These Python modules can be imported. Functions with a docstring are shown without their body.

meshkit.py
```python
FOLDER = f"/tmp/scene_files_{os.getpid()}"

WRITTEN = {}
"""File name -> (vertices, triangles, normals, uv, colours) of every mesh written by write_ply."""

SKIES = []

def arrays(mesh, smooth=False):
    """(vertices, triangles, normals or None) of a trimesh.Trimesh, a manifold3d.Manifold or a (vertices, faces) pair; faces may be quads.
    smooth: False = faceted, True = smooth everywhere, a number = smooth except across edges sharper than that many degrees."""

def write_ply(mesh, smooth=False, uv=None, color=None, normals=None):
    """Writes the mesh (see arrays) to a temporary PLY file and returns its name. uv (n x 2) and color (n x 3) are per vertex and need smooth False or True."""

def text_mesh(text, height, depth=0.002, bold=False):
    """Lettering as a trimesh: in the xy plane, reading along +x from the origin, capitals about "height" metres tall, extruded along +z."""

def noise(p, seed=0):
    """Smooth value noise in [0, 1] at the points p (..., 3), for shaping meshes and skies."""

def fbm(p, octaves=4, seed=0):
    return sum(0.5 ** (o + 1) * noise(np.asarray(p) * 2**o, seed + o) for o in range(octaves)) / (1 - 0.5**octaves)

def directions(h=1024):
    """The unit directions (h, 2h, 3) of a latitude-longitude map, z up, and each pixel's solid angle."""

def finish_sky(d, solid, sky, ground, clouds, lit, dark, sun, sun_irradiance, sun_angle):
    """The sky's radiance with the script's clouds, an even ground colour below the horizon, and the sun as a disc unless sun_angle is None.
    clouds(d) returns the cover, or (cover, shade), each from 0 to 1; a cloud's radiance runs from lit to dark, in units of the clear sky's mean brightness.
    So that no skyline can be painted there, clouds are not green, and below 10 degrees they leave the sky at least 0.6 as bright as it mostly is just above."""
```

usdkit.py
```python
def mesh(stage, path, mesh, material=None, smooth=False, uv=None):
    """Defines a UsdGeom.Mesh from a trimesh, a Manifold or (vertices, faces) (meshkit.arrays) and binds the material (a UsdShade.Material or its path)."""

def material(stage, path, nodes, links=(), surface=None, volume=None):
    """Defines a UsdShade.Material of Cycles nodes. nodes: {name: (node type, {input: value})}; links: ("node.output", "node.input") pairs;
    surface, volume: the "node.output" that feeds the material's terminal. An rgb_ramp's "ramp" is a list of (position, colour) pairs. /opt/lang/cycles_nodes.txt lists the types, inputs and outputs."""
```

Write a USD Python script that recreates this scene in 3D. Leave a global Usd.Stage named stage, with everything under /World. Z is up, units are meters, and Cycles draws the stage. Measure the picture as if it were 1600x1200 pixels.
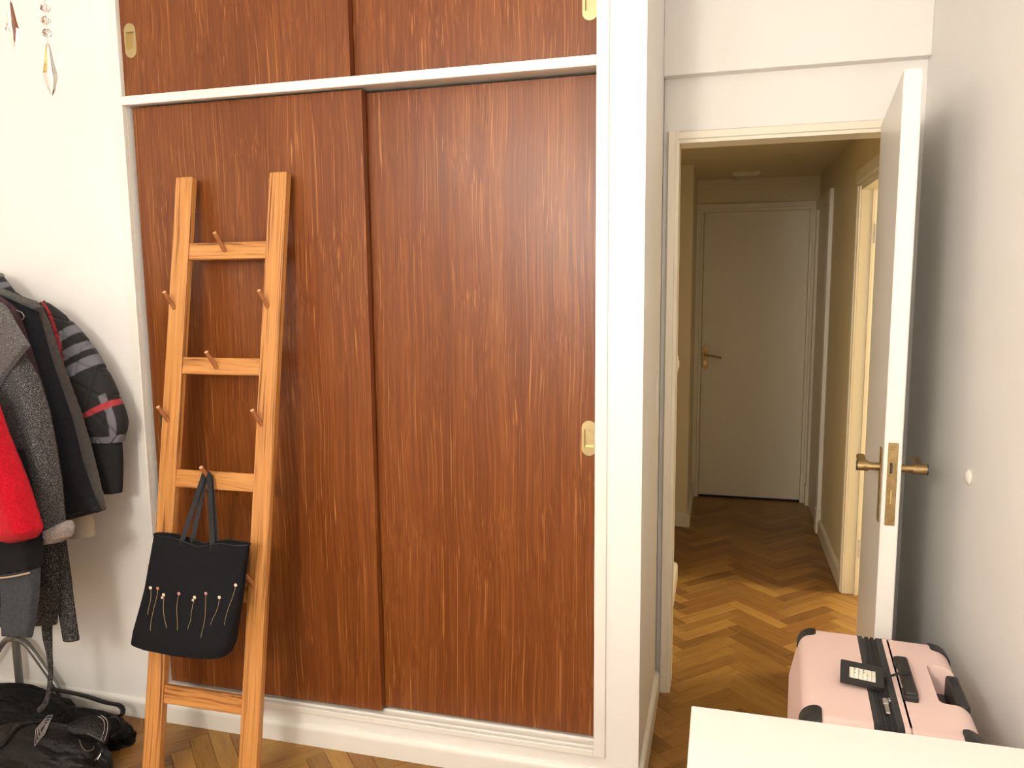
import math, random
import numpy as np, trimesh, usdkit, meshkit
import manifold3d as m3
from scipy.spatial import Delaunay, cKDTree
from shapely.geometry import Polygon, LineString, Point
import shapely
from pxr import Usd, UsdGeom, UsdLux, UsdShade, Gf, Sdf

stage = Usd.Stage.CreateInMemory()
UsdGeom.SetStageUpAxis(stage, 'Z')
UsdGeom.SetStageMetersPerUnit(stage, 1.0)
UsdGeom.Xform.Define(stage, '/World')
UsdGeom.Scope.Define(stage, '/World/Looks')
PI = math.pi

# ------------------------------------------------------------------ camera, exposure, lights
F_PX, YAW, PITCH, ROLL = 1199.33, math.radians(15.2568), math.radians(7.2058), math.radians(-0.54364)
EYE = np.array([0.20871, -2.16924, 1.53232])
FWD = np.array([-math.sin(YAW) * math.cos(PITCH), math.cos(YAW) * math.cos(PITCH), -math.sin(PITCH)])
_r = np.array([math.cos(YAW), math.sin(YAW), 0]); _u = np.cross(_r, FWD)
RIGHT = _r * math.cos(ROLL) + _u * math.sin(ROLL); UP = _u * math.cos(ROLL) - _r * math.sin(ROLL)
cam = UsdGeom.Camera.Define(stage, '/World/camera')
cam.CreateHorizontalApertureAttr(36.0); cam.CreateVerticalApertureAttr(27.0)
cam.CreateFocalLengthAttr(36.0 * F_PX / 1600)
cam.CreateClippingRangeAttr(Gf.Vec2f(0.05, 100))
cam.CreateExposureAttr(2.95)
M = Gf.Matrix4d(*RIGHT, 0, *UP, 0, *(-FWD), 0, *EYE, 1)
cam.AddTransformOp().Set(M)

BULB = 25.0          # strength of the chandelier's bulbs
UNSEEN_SIDE_LAMP = 54.0      # unseen lamp right of the hall, out of view, placed to light the hall floor

FILL_GLOBE = 15.0         # added fill light behind the camera, lifts the shaded walls
up = UsdLux.SphereLight.Define(stage, '/World/added_fill_globe_light')
up.CreateRadiusAttr(0.15); up.CreateIntensityAttr(FILL_GLOBE); up.CreateColorAttr(Gf.Vec3f(1.0, 0.955, 0.875)); up.CreateNormalizeAttr(False)
up.AddTranslateOp().Set(Gf.Vec3d(-0.55, -2.95, 1.93))

hall = UsdLux.DiskLight.Define(stage, '/World/unseen_side_room_lamp')
hall.CreateRadiusAttr(0.11); hall.CreateIntensityAttr(UNSEEN_SIDE_LAMP); hall.CreateColorAttr(Gf.Vec3f(1.0, 0.94, 0.76)); hall.CreateNormalizeAttr(False)
hall.AddTranslateOp().Set(Gf.Vec3d(2.15, 1.70, 2.38))

# ------------------------------------------------------------------ helpers
_taken = {}


def numbered(path):
    n = _taken.get(path, -1) + 1
    _taken[path] = n
    return path if n == 0 else f'{path}_{n:03d}'


ORIGIN = {}


def thing(name, label, cat, loc=(0, 0, 0), group=None, kind=None):
    x = UsdGeom.Xform.Define(stage, numbered('/World/' + name))
    x.AddTranslateOp().Set(Gf.Vec3d(*map(float, loc)))
    p = x.GetPrim()
    p.SetCustomDataByKey('label', label); p.SetCustomDataByKey('category', cat)
    if group: p.SetCustomDataByKey('group', group)
    if kind: p.SetCustomDataByKey('kind', kind)
    ORIGIN[str(p.GetPath())] = np.array(loc, float)
    return p


def part(parent, name, mesh, mat, smooth=30, label=None, kind=None, uv=None, tint=None):
    """one Mesh under parent; the mesh comes in world coordinates."""
    pp = str(parent.GetPath()); o = ORIGIN[pp]
    path = numbered(f'{pp}/{name}')
    if isinstance(mesh, (list, tuple)) and len(mesh) and not isinstance(mesh[0], np.ndarray):
        mesh = join(*mesh)
    if tint is not None:
        m = mesh.copy(); m.apply_translation(-o)
        g = usdkit.mesh(stage, path, m, MAT[mat], smooth=True)
        UsdGeom.PrimvarsAPI(g).CreatePrimvar('tint', Sdf.ValueTypeNames.Color3fArray, 'vertex').Set([Gf.Vec3f(*map(float, c)) for c in tint])
    else:
        if hasattr(mesh, 'to_mesh'):
            v, f, _ = meshkit.arrays(mesh); mesh = trimesh.Trimesh(v, f, process=False)
        m = mesh.copy(); m.apply_translation(-o)
        g = usdkit.mesh(stage, path, m, MAT[mat], smooth=smooth)
    p = g.GetPrim(); ORIGIN[path] = o
    if label: p.SetCustomDataByKey('label', label)
    if kind: p.SetCustomDataByKey('kind', kind)
    return p


def solo(name, mesh, mat, label, cat, group=None, kind=None, smooth=30, loc=None):
    """a thing that is one mesh."""
    if isinstance(mesh, (list, tuple)): mesh = join(*mesh)
    path = numbered('/World/' + name)
    m = mesh.copy()
    c = np.array([(m.bounds[0][0] + m.bounds[1][0]) / 2, (m.bounds[0][1] + m.bounds[1][1]) / 2, m.bounds[0][2]]) if loc is None else np.array(loc, float)
    m.apply_translation(-c)
    g = usdkit.mesh(stage, path, m, MAT[mat], smooth=smooth)
    g.AddTranslateOp().Set(Gf.Vec3d(*map(float, c)))
    p = g.GetPrim(); ORIGIN[path] = c
    p.SetCustomDataByKey('label', label); p.SetCustomDataByKey('category', cat)
    if group: p.SetCustomDataByKey('group', group)
    if kind: p.SetCustomDataByKey('kind', kind)
    return p


def join(*ms):
    out = []
    for m in ms:
        if isinstance(m, (list, tuple)): m = join(*m)
        if hasattr(m, 'to_mesh'):
            v, f, _ = meshkit.arrays(m); m = trimesh.Trimesh(v, f, process=False)
        out.append(m)
    return trimesh.util.concatenate(out)


def box(x0, x1, y0, y1, z0, z1, c=0.0):
    """box with chamfered edges of width c."""
    lo, hi = np.minimum([x0, y0, z0], [x1, y1, z1]), np.maximum([x0, y0, z0], [x1, y1, z1])
    if c <= 0:
        b = trimesh.creation.box(hi - lo); b.apply_translation((lo + hi) / 2); return b
    c = min(c, 0.45 * (hi - lo).min())
    pts = []
    for k in range(3):
        a, b = lo + c, hi - c
        a[k], b[k] = lo[k], hi[k]
        for i in np.ndindex(2, 2, 2):
            pts.append(np.where(i, b, a))
    return trimesh.Trimesh(np.array(pts)).convex_hull


def cyl(p0, p1, r, n=20, r1=None):
    p0, p1 = np.array(p0, float), np.array(p1, float)
    return tube([p0, p1], [r, r if r1 is None else r1], n)


def frames(P):
    P = np.asarray(P, float)
    T = np.gradient(P, axis=0); T /= np.linalg.norm(T, axis=1, keepdims=True) + 1e-12
    up = np.array([0, 0, 1.0]) if abs(T[0][2]) < 0.9 else np.array([0, 1.0, 0])
    A = []
    a = np.cross(T[0], up); a /= np.linalg.norm(a)
    for t in T:
        a = a - t * (a @ t); a /= np.linalg.norm(a) + 1e-12
        A.append(a)
    A = np.array(A); B = np.cross(T, A)
    return T, A, B


def tube(P, r, n=12, flat=1.0, cap=True, closed=False):
    """swept tube with per-point radius; flat squashes the second axis."""
    P = np.asarray(P, float); r = np.broadcast_to(np.asarray(r, float), (len(P),))
    T, A, B = frames(P)
    th = np.arange(n) * 2 * PI / n
    V = P[:, None] + r[:, None, None] * (np.cos(th)[None, :, None] * A[:, None] + flat * np.sin(th)[None, :, None] * B[:, None])
    V = V.reshape(-1, 3); F = []
    K = len(P)
    for i in range(K - (0 if closed else 1)):
        i2 = (i + 1) % K
        for j in range(n):
            a, b, c, d = i * n + j, i * n + (j + 1) % n, i2 * n + (j + 1) % n, i2 * n + j
            F += [[a, b, c], [a, c, d]]
    if cap and not closed:
        V = np.vstack([V, P[0], P[-1]]); s, e = len(V) - 2, len(V) - 1
        for j in range(n):
            F.append([s, (j + 1) % n, j]); F.append([e, (K - 1) * n + j, (K - 1) * n + (j + 1) % n])
    m = trimesh.Trimesh(V, F, process=False); m.fix_normals()
    return m


def spline(pts, n=24):
    pts = np.asarray(pts, float)
    from scipy.interpolate import CubicSpline
    t = np.r_[0, np.cumsum(np.linalg.norm(np.diff(pts, axis=0), axis=1))]
    return CubicSpline(t, pts)(np.linspace(0, t[-1], n))


def lathe(prof, n=24):
    """profile of (radius, z) revolved about z."""
    prof = np.asarray(prof, float)
    th = np.arange(n) * 2 * PI / n
    V = np.stack([prof[:, 0, None] * np.cos(th), prof[:, 0, None] * np.sin(th), np.repeat(prof[:, 1, None], n, 1)], -1).reshape(-1, 3)
    F = []
    for i in range(len(prof) - 1):
        for j in range(n):
            a, b, c, d = i * n + j, i * n + (j + 1) % n, (i + 1) * n + (j + 1) % n, (i + 1) * n + j
            F += [[a, b, c], [a, c, d]]
    m = trimesh.Trimesh(V, F, process=False); m.merge_vertices(); m.update_faces(m.nondegenerate_faces()); m.fix_normals()
    return m


def extrude(poly, h, T=None):
    m = trimesh.creation.extrude_polygon(poly if isinstance(poly, Polygon) else Polygon(poly), h, engine='earcut')
    if T is not None: m.apply_transform(T)
    return m


def profile_x(prof, x0, x1):
    """(y,z) profile swept along x."""
    T = np.array([[0, 0, 1, x0], [1, 0, 0, 0], [0, 1, 0, 0], [0, 0, 0, 1.0]])
    m = extrude(prof, x1 - x0, T); m.fix_normals(); return m


def profile_y(prof, y0, y1):
    """(x,z) profile swept along y."""
    T = np.array([[1, 0, 0, 0], [0, 0, 1, y0], [0, 1, 0, 0], [0, 0, 0, 1.0]])
    m = extrude(prof, y1 - y0, T); m.fix_normals(); return m


def profile_z(prof, z0, z1):
    T = np.eye(4); T[2, 3] = z0
    return extrude(prof, z1 - z0, T)


def place(m, T):
    m = m.copy(); m.apply_transform(T); return m


def trans(x, y, z):
    T = np.eye(4); T[:3, 3] = (x, y, z); return T


def rotz(a):
    return trimesh.transformations.rotation_matrix(a, [0, 0, 1])


def trace(px, py, y):
    """a traced outline point at its own distance from the wall: world (x, z) on the plane of that y."""
    d = FWD + RIGHT * (px - 800) / F_PX - UP * (py - 600) / F_PX
    t = (y - EYE[1]) / d[1]
    P = EYE + t * d
    return P[0], P[2]


def puff(outline, y, thick, step=0.009, edge=0.045, wrinkle=0.006, wscale=(14, 5), seed=0, round_=0.004, back=0.6, bend=None):
    """cushion-like closed solid over an (x,z) outline at depth y: puffed towards -y, less towards +y, with soft vertical folds."""
    poly = Polygon(outline).buffer(0)
    if poly.geom_type != 'Polygon': poly = max(poly.geoms, key=lambda g: g.area)
    poly = poly.buffer(-round_).buffer(round_)
    if poly.geom_type != 'Polygon': poly = max(poly.geoms, key=lambda g: g.area)
    L = poly.exterior.length; n = int(L / step)
    ring = np.array([poly.exterior.interpolate(i * L / n).coords[0] for i in range(n)])
    x0, z0, x1, z1 = poly.bounds
    gx, gz = np.meshgrid(np.arange(x0, x1, step), np.arange(z0, z1, step * 0.9))
    gx = gx + (np.arange(len(gx))[:, None] % 2) * step / 2
    g = np.stack([gx.ravel(), gz.ravel()], 1)
    inn = shapely.contains_xy(poly.buffer(-step * 0.55), g[:, 0], g[:, 1])
    g = g[inn]
    P = np.vstack([ring, g])
    tri = Delaunay(P).simplices
    c = P[tri].mean(1)
    tri = tri[shapely.contains_xy(poly.buffer(1e-5), c[:, 0], c[:, 1])]
    d = shapely.distance(poly.exterior, shapely.points(P[:, 0], P[:, 1]))
    d[:n] = 0
    s = np.clip(d / edge, 0, 1); h = np.sqrt(np.clip(1 - (1 - s) ** 2, 0, 1))
    q = np.stack([P[:, 0] * wscale[0], P[:, 1] * wscale[1], np.full(len(P), seed * 3.7)], 1)
    w = (meshkit.fbm(q, 3, seed) - 0.5) * 2 * wrinkle
    yb = y if bend is None else y + bend(P[:, 0], P[:, 1])
    front = np.stack([P[:, 0], yb - thick * h * 0.62 + w * (0.25 + 0.75 * s), P[:, 1]], 1)
    rear = np.stack([P[:, 0], yb + thick * h * 0.38 * back + w * 0.25, P[:, 1]], 1)
    N = len(P)
    rear_idx = np.arange(N) + N
    V = np.vstack([front, rear]); F = [tri, tri[:, ::-1] + N]
    rim = []
    for i in range(n):
        j = (i + 1) % n
        rim += [[i, j, j + N], [i, j + N, i + N]]
    m = trimesh.Trimesh(V, np.vstack(F + [np.array(rim)]), process=False); m.merge_vertices(); m.update_faces(m.nondegenerate_faces()); m.remove_unreferenced_vertices(); m.fix_normals()
    return m


# ------------------------------------------------------------------ materials
MAT = {}


def mat(name, nodes, links=(), surface='p.BSDF'):
    MAT[name] = usdkit.material(stage, f'/World/Looks/{name}', nodes, links, surface=surface)


def plain(name, color, rough=0.5, metallic=0.0, spec=0.5, bump=0.0, bscale=40, vary=0.0, vscale=6, coat=0.0, sheen=0.0):
    nodes = {'p': ('principled_bsdf', {'base_color': color, 'roughness': rough, 'metallic': metallic, 'specular_ior_level': spec, 'coat_weight': coat, 'coat_roughness': 0.12, 'sheen_weight': sheen})}
    links = []
    if bump or vary: nodes['tc'] = ('texture_coordinate', {})
    if vary:
        nodes['n'] = ('noise_texture', {'scale': vscale, 'detail': 4})
        nodes['r'] = ('rgb_ramp', {'ramp': [(0.3, tuple(c * (1 - vary) for c in color)), (0.7, tuple(min(1, c * (1 + vary)) for c in color))]})
        links += [('tc.object', 'n.vector'), ('n.fac', 'r.fac'), ('r.color', 'p.base_color')]
    if bump:
        nodes['bn'] = ('noise_texture', {'scale': bscale, 'detail': 5})
        nodes['b'] = ('bump', {'strength': bump, 'distance': 0.01})
        links += [('tc.object', 'bn.vector'), ('bn.fac', 'b.height'), ('b.normal', 'p.normal')]
    mat(name, nodes, links)


def wood(name, dark, mid, light, axis='z', fine=150, coarse=18, along=1.3, rough=0.4, coat=0.3, contrast=(0.32, 0.5, 0.72), bump=0.05, streak=0.5, coat_rough=0.25, warp=0.012, pores=0.0, flecks=None, spec=0.5, lean=0.0):
    """grain along an axis of the object: stretched noise, fine streaks over broad bands, slightly wavy; pores = very fine lines, flecks = sparse light streaks."""
    k = {'x': 0, 'y': 1, 'z': 2}[axis]

    def sc(v, a):
        q = [v, v, v]; q[k] = a; return tuple(q)

    wv = [warp, warp, warp]; wv[k] = 0.0
    nodes = {
        'tc': ('texture_coordinate', {}),
        'wm': ('mapping', {'scale': sc(6.0, 2.2)}), 'wn': ('noise_texture', {'scale': 1.0, 'detail': 1}),
        'wa': ('vector_math', {'math_type': 'multiply_add', 'vector2': tuple(wv)}),
        'm1': ('mapping', {'scale': sc(fine, along * 2.4)}), 'm2': ('mapping', {'scale': sc(coarse, along)}), 'm3': ('mapping', {'scale': sc(fine * 3.6, along * 9)}),
        'n1': ('noise_texture', {'scale': 1.0, 'detail': 3, 'roughness': 0.6}),
        'n2': ('noise_texture', {'scale': 1.0, 'detail': 3, 'roughness': 0.55}),
        'n3': ('noise_texture', {'scale': 1.0, 'detail': 2, 'roughness': 0.6}),
        'mx': ('mix_float', {'fac': streak}), 'mp': ('mix_float', {'fac': pores}),
        'r': ('rgb_ramp', {'ramp': [(contrast[0], dark), (contrast[1], mid), (contrast[2], light)]}),
        'p': ('principled_bsdf', {'roughness': rough, 'coat_weight': coat, 'coat_roughness': coat_rough, 'specular_ior_level': spec}),
        'b': ('bump', {'strength': bump, 'distance': 0.003}),
    }
    src = 'tc.object'
    if lean:
        nodes['lr'] = ('vector_rotate', {'rotate_type': 'x_axis', 'angle': lean}); src = 'lr.vector'
    links = [(src, 'wm.vector'), ('wm.vector', 'wn.vector'), ('wn.color', 'wa.vector1'), (src, 'wa.vector3'),
             ('wa.vector', 'm1.vector'), ('wa.vector', 'm2.vector'), ('wa.vector', 'm3.vector'), ('m1.vector', 'n1.vector'), ('m2.vector', 'n2.vector'), ('m3.vector', 'n3.vector'),
             ('n2.fac', 'mx.a'), ('n1.fac', 'mx.b'), ('mx.result', 'mp.a'), ('n3.fac', 'mp.b'), ('mp.result', 'r.fac'), ('n1.fac', 'b.height'), ('b.normal', 'p.normal')]
    if lean: links.append(('tc.object', 'lr.vector'))
    if flecks:
        nodes |= {'m4': ('mapping', {'location': (3.1, 1.7, 0.4), 'scale': sc(fine * 1.5, along * 1.9)}), 'n4': ('noise_texture', {'scale': 1.0, 'detail': 2, 'roughness': 0.5}),
                  'f': ('rgb_ramp', {'ramp': [(0.60, (0, 0, 0)), (0.78, (1, 1, 1))]}), 'fm': ('mix_color', {'b': flecks})}
        links += [('wa.vector', 'm4.vector'), ('m4.vector', 'n4.vector'), ('n4.fac', 'f.fac'), ('f.color', 'fm.fac'), ('r.color', 'fm.a'), ('fm.result', 'p.base_color')]
    else:
        links.append(('r.color', 'p.base_color'))
    mat(name, nodes, links)


plain('wall_paint', (0.885, 0.86, 0.825), 0.6, bump=0.06, bscale=120, vary=0.015, vscale=3)
plain('ceiling_paint', (0.88, 0.865, 0.84), 0.8)
plain('warm_lit_hall_paint', (0.80, 0.69, 0.47), 0.6, bump=0.05, bscale=90)  # white walls yellowed in colour for the warm dim light of the hall
plain('warm_lit_hall_trim', (0.80, 0.73, 0.585), 0.45)  # trim tone likewise carries the warm hall light
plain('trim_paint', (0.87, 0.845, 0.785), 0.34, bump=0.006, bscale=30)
plain('warm_lit_casing_paint', (0.88, 0.81, 0.67), 0.38)  # trim colour warmed to stand in for light bounced around the doorway
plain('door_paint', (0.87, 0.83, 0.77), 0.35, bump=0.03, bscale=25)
plain('desk_white', (0.86, 0.83, 0.77), 0.3)
for q, nm in enumerate(('mahogany_a', 'mahogany_b', 'mahogany_c')):
    k = (1.0, 1.04, 0.98)[q]
    wood(nm, (0.110 * k, 0.0245 * k, 0.0034 * k), (0.172 * k, 0.0440 * k, 0.0066 * k), (0.31 * k, 0.105 * k, 0.022 * k), 'z', fine=(125, 140, 118)[q], coarse=(15, 17, 13)[q], along=0.6, rough=0.42, coat=0.70, coat_rough=0.36, spec=0.12, contrast=(0.30, 0.48, 0.70), bump=0.03, streak=0.55, warp=0.035, pores=0.38, flecks=(0.46, 0.19, 0.052))
plain('mahogany_edge', (0.10, 0.028, 0.009), 0.5)
wood('pine_upright', (0.17, 0.055, 0.012), (0.52, 0.22, 0.057), (0.64, 0.30, 0.09), 'z', fine=170, coarse=60, along=0.9, rough=0.45, coat=0.15, contrast=(0.36, 0.47, 0.62), bump=0.06, streak=0.62, warp=0.02, lean=math.atan(.34 / 1.89))
wood('pine_rung', (0.19, 0.062, 0.014), (0.52, 0.22, 0.057), (0.62, 0.29, 0.085), 'x', fine=150, coarse=55, along=1.8, rough=0.45, coat=0.15, contrast=(0.36, 0.47, 0.62), bump=0.06, streak=0.55, warp=0.05)
wood('peg_wood', (0.30, 0.11, 0.035), (0.42, 0.165, 0.06), (0.5, 0.22, 0.085), 'y', fine=150, coarse=60, along=10, rough=0.5, coat=0.0)
plain('peg_end', (0.62, 0.34, 0.19), 0.6)
OAK = [((0.20, 0.090, 0.017), (0.36, 0.178, 0.040)), ((0.25, 0.117, 0.023), (0.42, 0.220, 0.053)), ((0.16, 0.069, 0.014), (0.28, 0.130, 0.030)), ((0.31, 0.152, 0.032), (0.50, 0.272, 0.070)), ((0.22, 0.096, 0.020), (0.35, 0.163, 0.038))]
for i, (a, b) in enumerate(OAK):
    mid = tuple((x + y) / 2 for x, y in zip(a, b))
    wood(f'oak_block_{"abcde"[i]}', a, mid, b, 'x', fine=140, coarse=45, along=5, rough=0.40, coat=0.15, coat_rough=0.22, bump=0.03, streak=0.5, spec=0.3)
plain('floor_gap', (0.055, 0.024, 0.008), 0.8)
plain('brass_pull', (0.56, 0.46, 0.25), 0.38, metallic=1.0, bump=0.05, bscale=60)
plain('brass_aged', (0.36, 0.25, 0.115), 0.42, metallic=1.0, bump=0.08, bscale=120, vary=0.2, vscale=70)
plain('brass_bright', (0.60, 0.44, 0.18), 0.35, metallic=1.0)
plain('hole_shade', (0.012, 0.009, 0.006), 0.7)  # near-black stands in for shade inside holes and gaps
plain('dark_metal', (0.05, 0.047, 0.043), 0.4, metallic=0.3)
plain('steel', (0.62, 0.61, 0.60), 0.3, metallic=1.0)
plain('rack_metal', (0.20, 0.195, 0.185), 0.38, metallic=0.6)
plain('white_plastic', (0.84, 0.81, 0.74), 0.35)
plain('pink_shell', (0.87, 0.635, 0.575), 0.38, bump=0.02, bscale=300)
plain('pink_recess', (0.83, 0.59, 0.53), 0.45)
plain('black_plastic', (0.022, 0.021, 0.020), 0.45, bump=0.05, bscale=400)
plain('black_nylon', (0.016, 0.0155, 0.015), 0.75, bump=0.25, bscale=500, sheen=0.1)
plain('black_rubber', (0.012, 0.012, 0.012), 0.6)
plain('tag_paper', (0.82, 0.78, 0.66), 0.7)
plain('tag_ink', (0.14, 0.11, 0.08), 0.8)
plain('bag_cloth', (0.0052, 0.0060, 0.0085), 0.85, spec=0.25, bump=0.3, bscale=700)
plain('bag_strap', (0.008, 0.008, 0.010), 0.58, spec=0.35)
plain('thread_olive', (0.30, 0.22, 0.09), 0.7)
plain('thread_pink', (0.55, 0.20, 0.24), 0.7)
plain('thread_cream', (0.68, 0.58, 0.44), 0.7)
plain('thread_rust', (0.45, 0.16, 0.08), 0.7)
plain('red_fleece', (0.50, 0.004, 0.016), 0.95, spec=0.15, bump=0.6, bscale=420, vary=0.18, vscale=160, sheen=0.08)
plain('charcoal_wool', (0.018, 0.020, 0.0255), 0.9, bump=0.35, bscale=520, vary=0.15, vscale=90, spec=0.2, sheen=0.06)
plain('grey_wool', (0.092, 0.085, 0.081), 0.92, bump=0.35, bscale=520, vary=0.15, vscale=90, spec=0.2, sheen=0.06)
plain('black_wool', (0.007, 0.007, 0.009), 0.92, bump=0.3, bscale=500, spec=0.2, sheen=0.04)
plain('slate_felt', (0.052, 0.057, 0.066), 0.95, bump=0.5, bscale=380, vary=0.25, vscale=140, spec=0.2, sheen=0.05)
plain('fluffy_cuff', (0.40, 0.345, 0.315), 0.95, bump=0.8, bscale=330, vary=0.25, vscale=180, sheen=0.3)
plain('cream_knit', (0.58, 0.49, 0.375), 0.9, bump=0.4, bscale=300, spec=0.2, sheen=0.05)
plain('plum_cloth', (0.055, 0.022, 0.030), 0.85, vary=0.5, vscale=60)
plain('tan_thread', (0.42, 0.30, 0.19), 0.8)
plain('rib_knit', (0.011, 0.0105, 0.011), 0.9, bump=0.4, bscale=600)
plain('black_leather', (0.007, 0.006, 0.0052), 0.45, bump=0.35, bscale=160, spec=0.3)
plain('dark_nylon', (0.0045, 0.0044, 0.0045), 0.65, spec=0.2, bump=0.4, bscale=60)
plain('stitch_grey', (0.36, 0.32, 0.30), 0.7)
plain('stitch_tan', (0.15, 0.125, 0.095), 0.7)
plain('candle_white', (0.82, 0.78, 0.70), 0.4)


def speckle(name, dark, light, scale, lo=0.42, hi=0.62, bump=0.6):
    mat(name, {'tc': ('texture_coordinate', {}), 'n': ('noise_texture', {'scale': scale, 'detail': 3, 'roughness': 0.75}),
               'r': ('rgb_ramp', {'ramp': [(lo, dark), ((lo + hi) / 2, tuple((a * 1.5 + b * 0.5) / 2 for a, b in zip(dark, light))), (hi, light)]}),
               'b': ('bump', {'strength': bump, 'distance': 0.006}), 'p': ('principled_bsdf', {'roughness': 0.95, 'specular_ior_level': 0.2})},
        [('tc.object', 'n.vector'), ('n.fac', 'r.fac'), ('r.color', 'p.base_color'), ('n.fac', 'b.height'), ('b.normal', 'p.normal')])


speckle('tweed', (0.016, 0.015, 0.016), (0.25, 0.235, 0.235), 330, 0.38, 0.66)
speckle('tweed_lapel', (0.055, 0.052, 0.053), (0.27, 0.25, 0.245), 380, 0.36, 0.66)
speckle('boucle', (0.013, 0.0125, 0.0135), (0.26, 0.245, 0.245), 260, 0.40, 0.67, 0.9)
mat('plaid_quilt', {'a': ('attribute', {'attribute': 'tint'}), 'tc': ('texture_coordinate', {}), 'n': ('noise_texture', {'scale': 500.0, 'detail': 3}),
                    'b': ('bump', {'strength': 0.15, 'distance': 0.003}), 'p': ('principled_bsdf', {'roughness': 0.8, 'sheen_weight': 0.1})},
    [('a.color', 'p.base_color'), ('tc.object', 'n.vector'), ('n.fac', 'b.height'), ('b.normal', 'p.normal')])
mat('crystal', {'p': ('principled_bsdf', {'base_color': (0.99, 0.98, 0.965), 'roughness': 0.02, 'transmission_weight': 1.0, 'ior': 1.5})})
mat('bulb_glow', {'e': ('emission', {'color': (1.0, 0.965, 0.90), 'strength': BULB})}, surface='e.emission')

# ------------------------------------------------------------------ room shell
D = 0.638            # wall with the doorway
D2 = D + 0.10
XR = 0.823           # right wall
CEIL = 2.78
XLW, YF = -3.05, -3.35   # left wall, wall behind the camera
OX0, OX1, OZ = 0.055, 0.717, 2.02      # doorway clear opening
HZ = 2.255           # hall ceiling
FY = 3.468           # far wall of the hall


def wall(name, meshes, mat_='wall_paint', label='', cat='wall'):
    return solo(name, join(*meshes), mat_, label, cat, kind='structure', smooth=False, loc=(0, 0, 0))


WX0, WX1, WZ0, WZT = -1.717, -0.100, 0.110, CEIL     # wardrobe recess in the wall
wall('wall_back', [box(XLW - .1, WX0, 0, 0.62, 0, CEIL), box(WX1, 0, 0, D2, 0, CEIL), box(WX0, WX1, 0, 0.62, 0, WZ0), box(XLW - .1, 0, 0.62, D2, 0, CEIL)],
     label='cream painted wall around the built-in wardrobe, running left behind the coats')
wall('wall_doorway', [box(0, OX0 - .02, D, D2, 0, HZ + .4), box(OX1 + .02, XR + .1, D, D2, 0, HZ + .4), box(OX0 - .02, OX1 + .02, D, D2, OZ + .02, HZ + .4),
                      box(0, XR, D - 0.047, D2, 2.238, CEIL, 0.002)],
     label='cream wall over the open doorway, with a shallow beam above the door head')
wall('wall_right', [box(XR, XR + .1, YF, D2, 0, CEIL)], label='cream painted wall at the right, behind the open door and the pink suitcase')
wall('wall_left', [box(XLW - .1, XLW, YF, 0.0, 0, CEIL)], label='cream painted wall left of the coats, outside the photo')
wall('wall_front', [box(XLW - .1, XR + .1, YF - .1, YF, 0, CEIL)], label='cream painted wall behind the camera')
solo('ceiling', box(XLW - .1, XR + .1, YF - .1, D2, CEIL, CEIL + .1), 'ceiling_paint', 'white ceiling of the room', 'ceiling', kind='structure', smooth=False, loc=(0, 0, CEIL))

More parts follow.
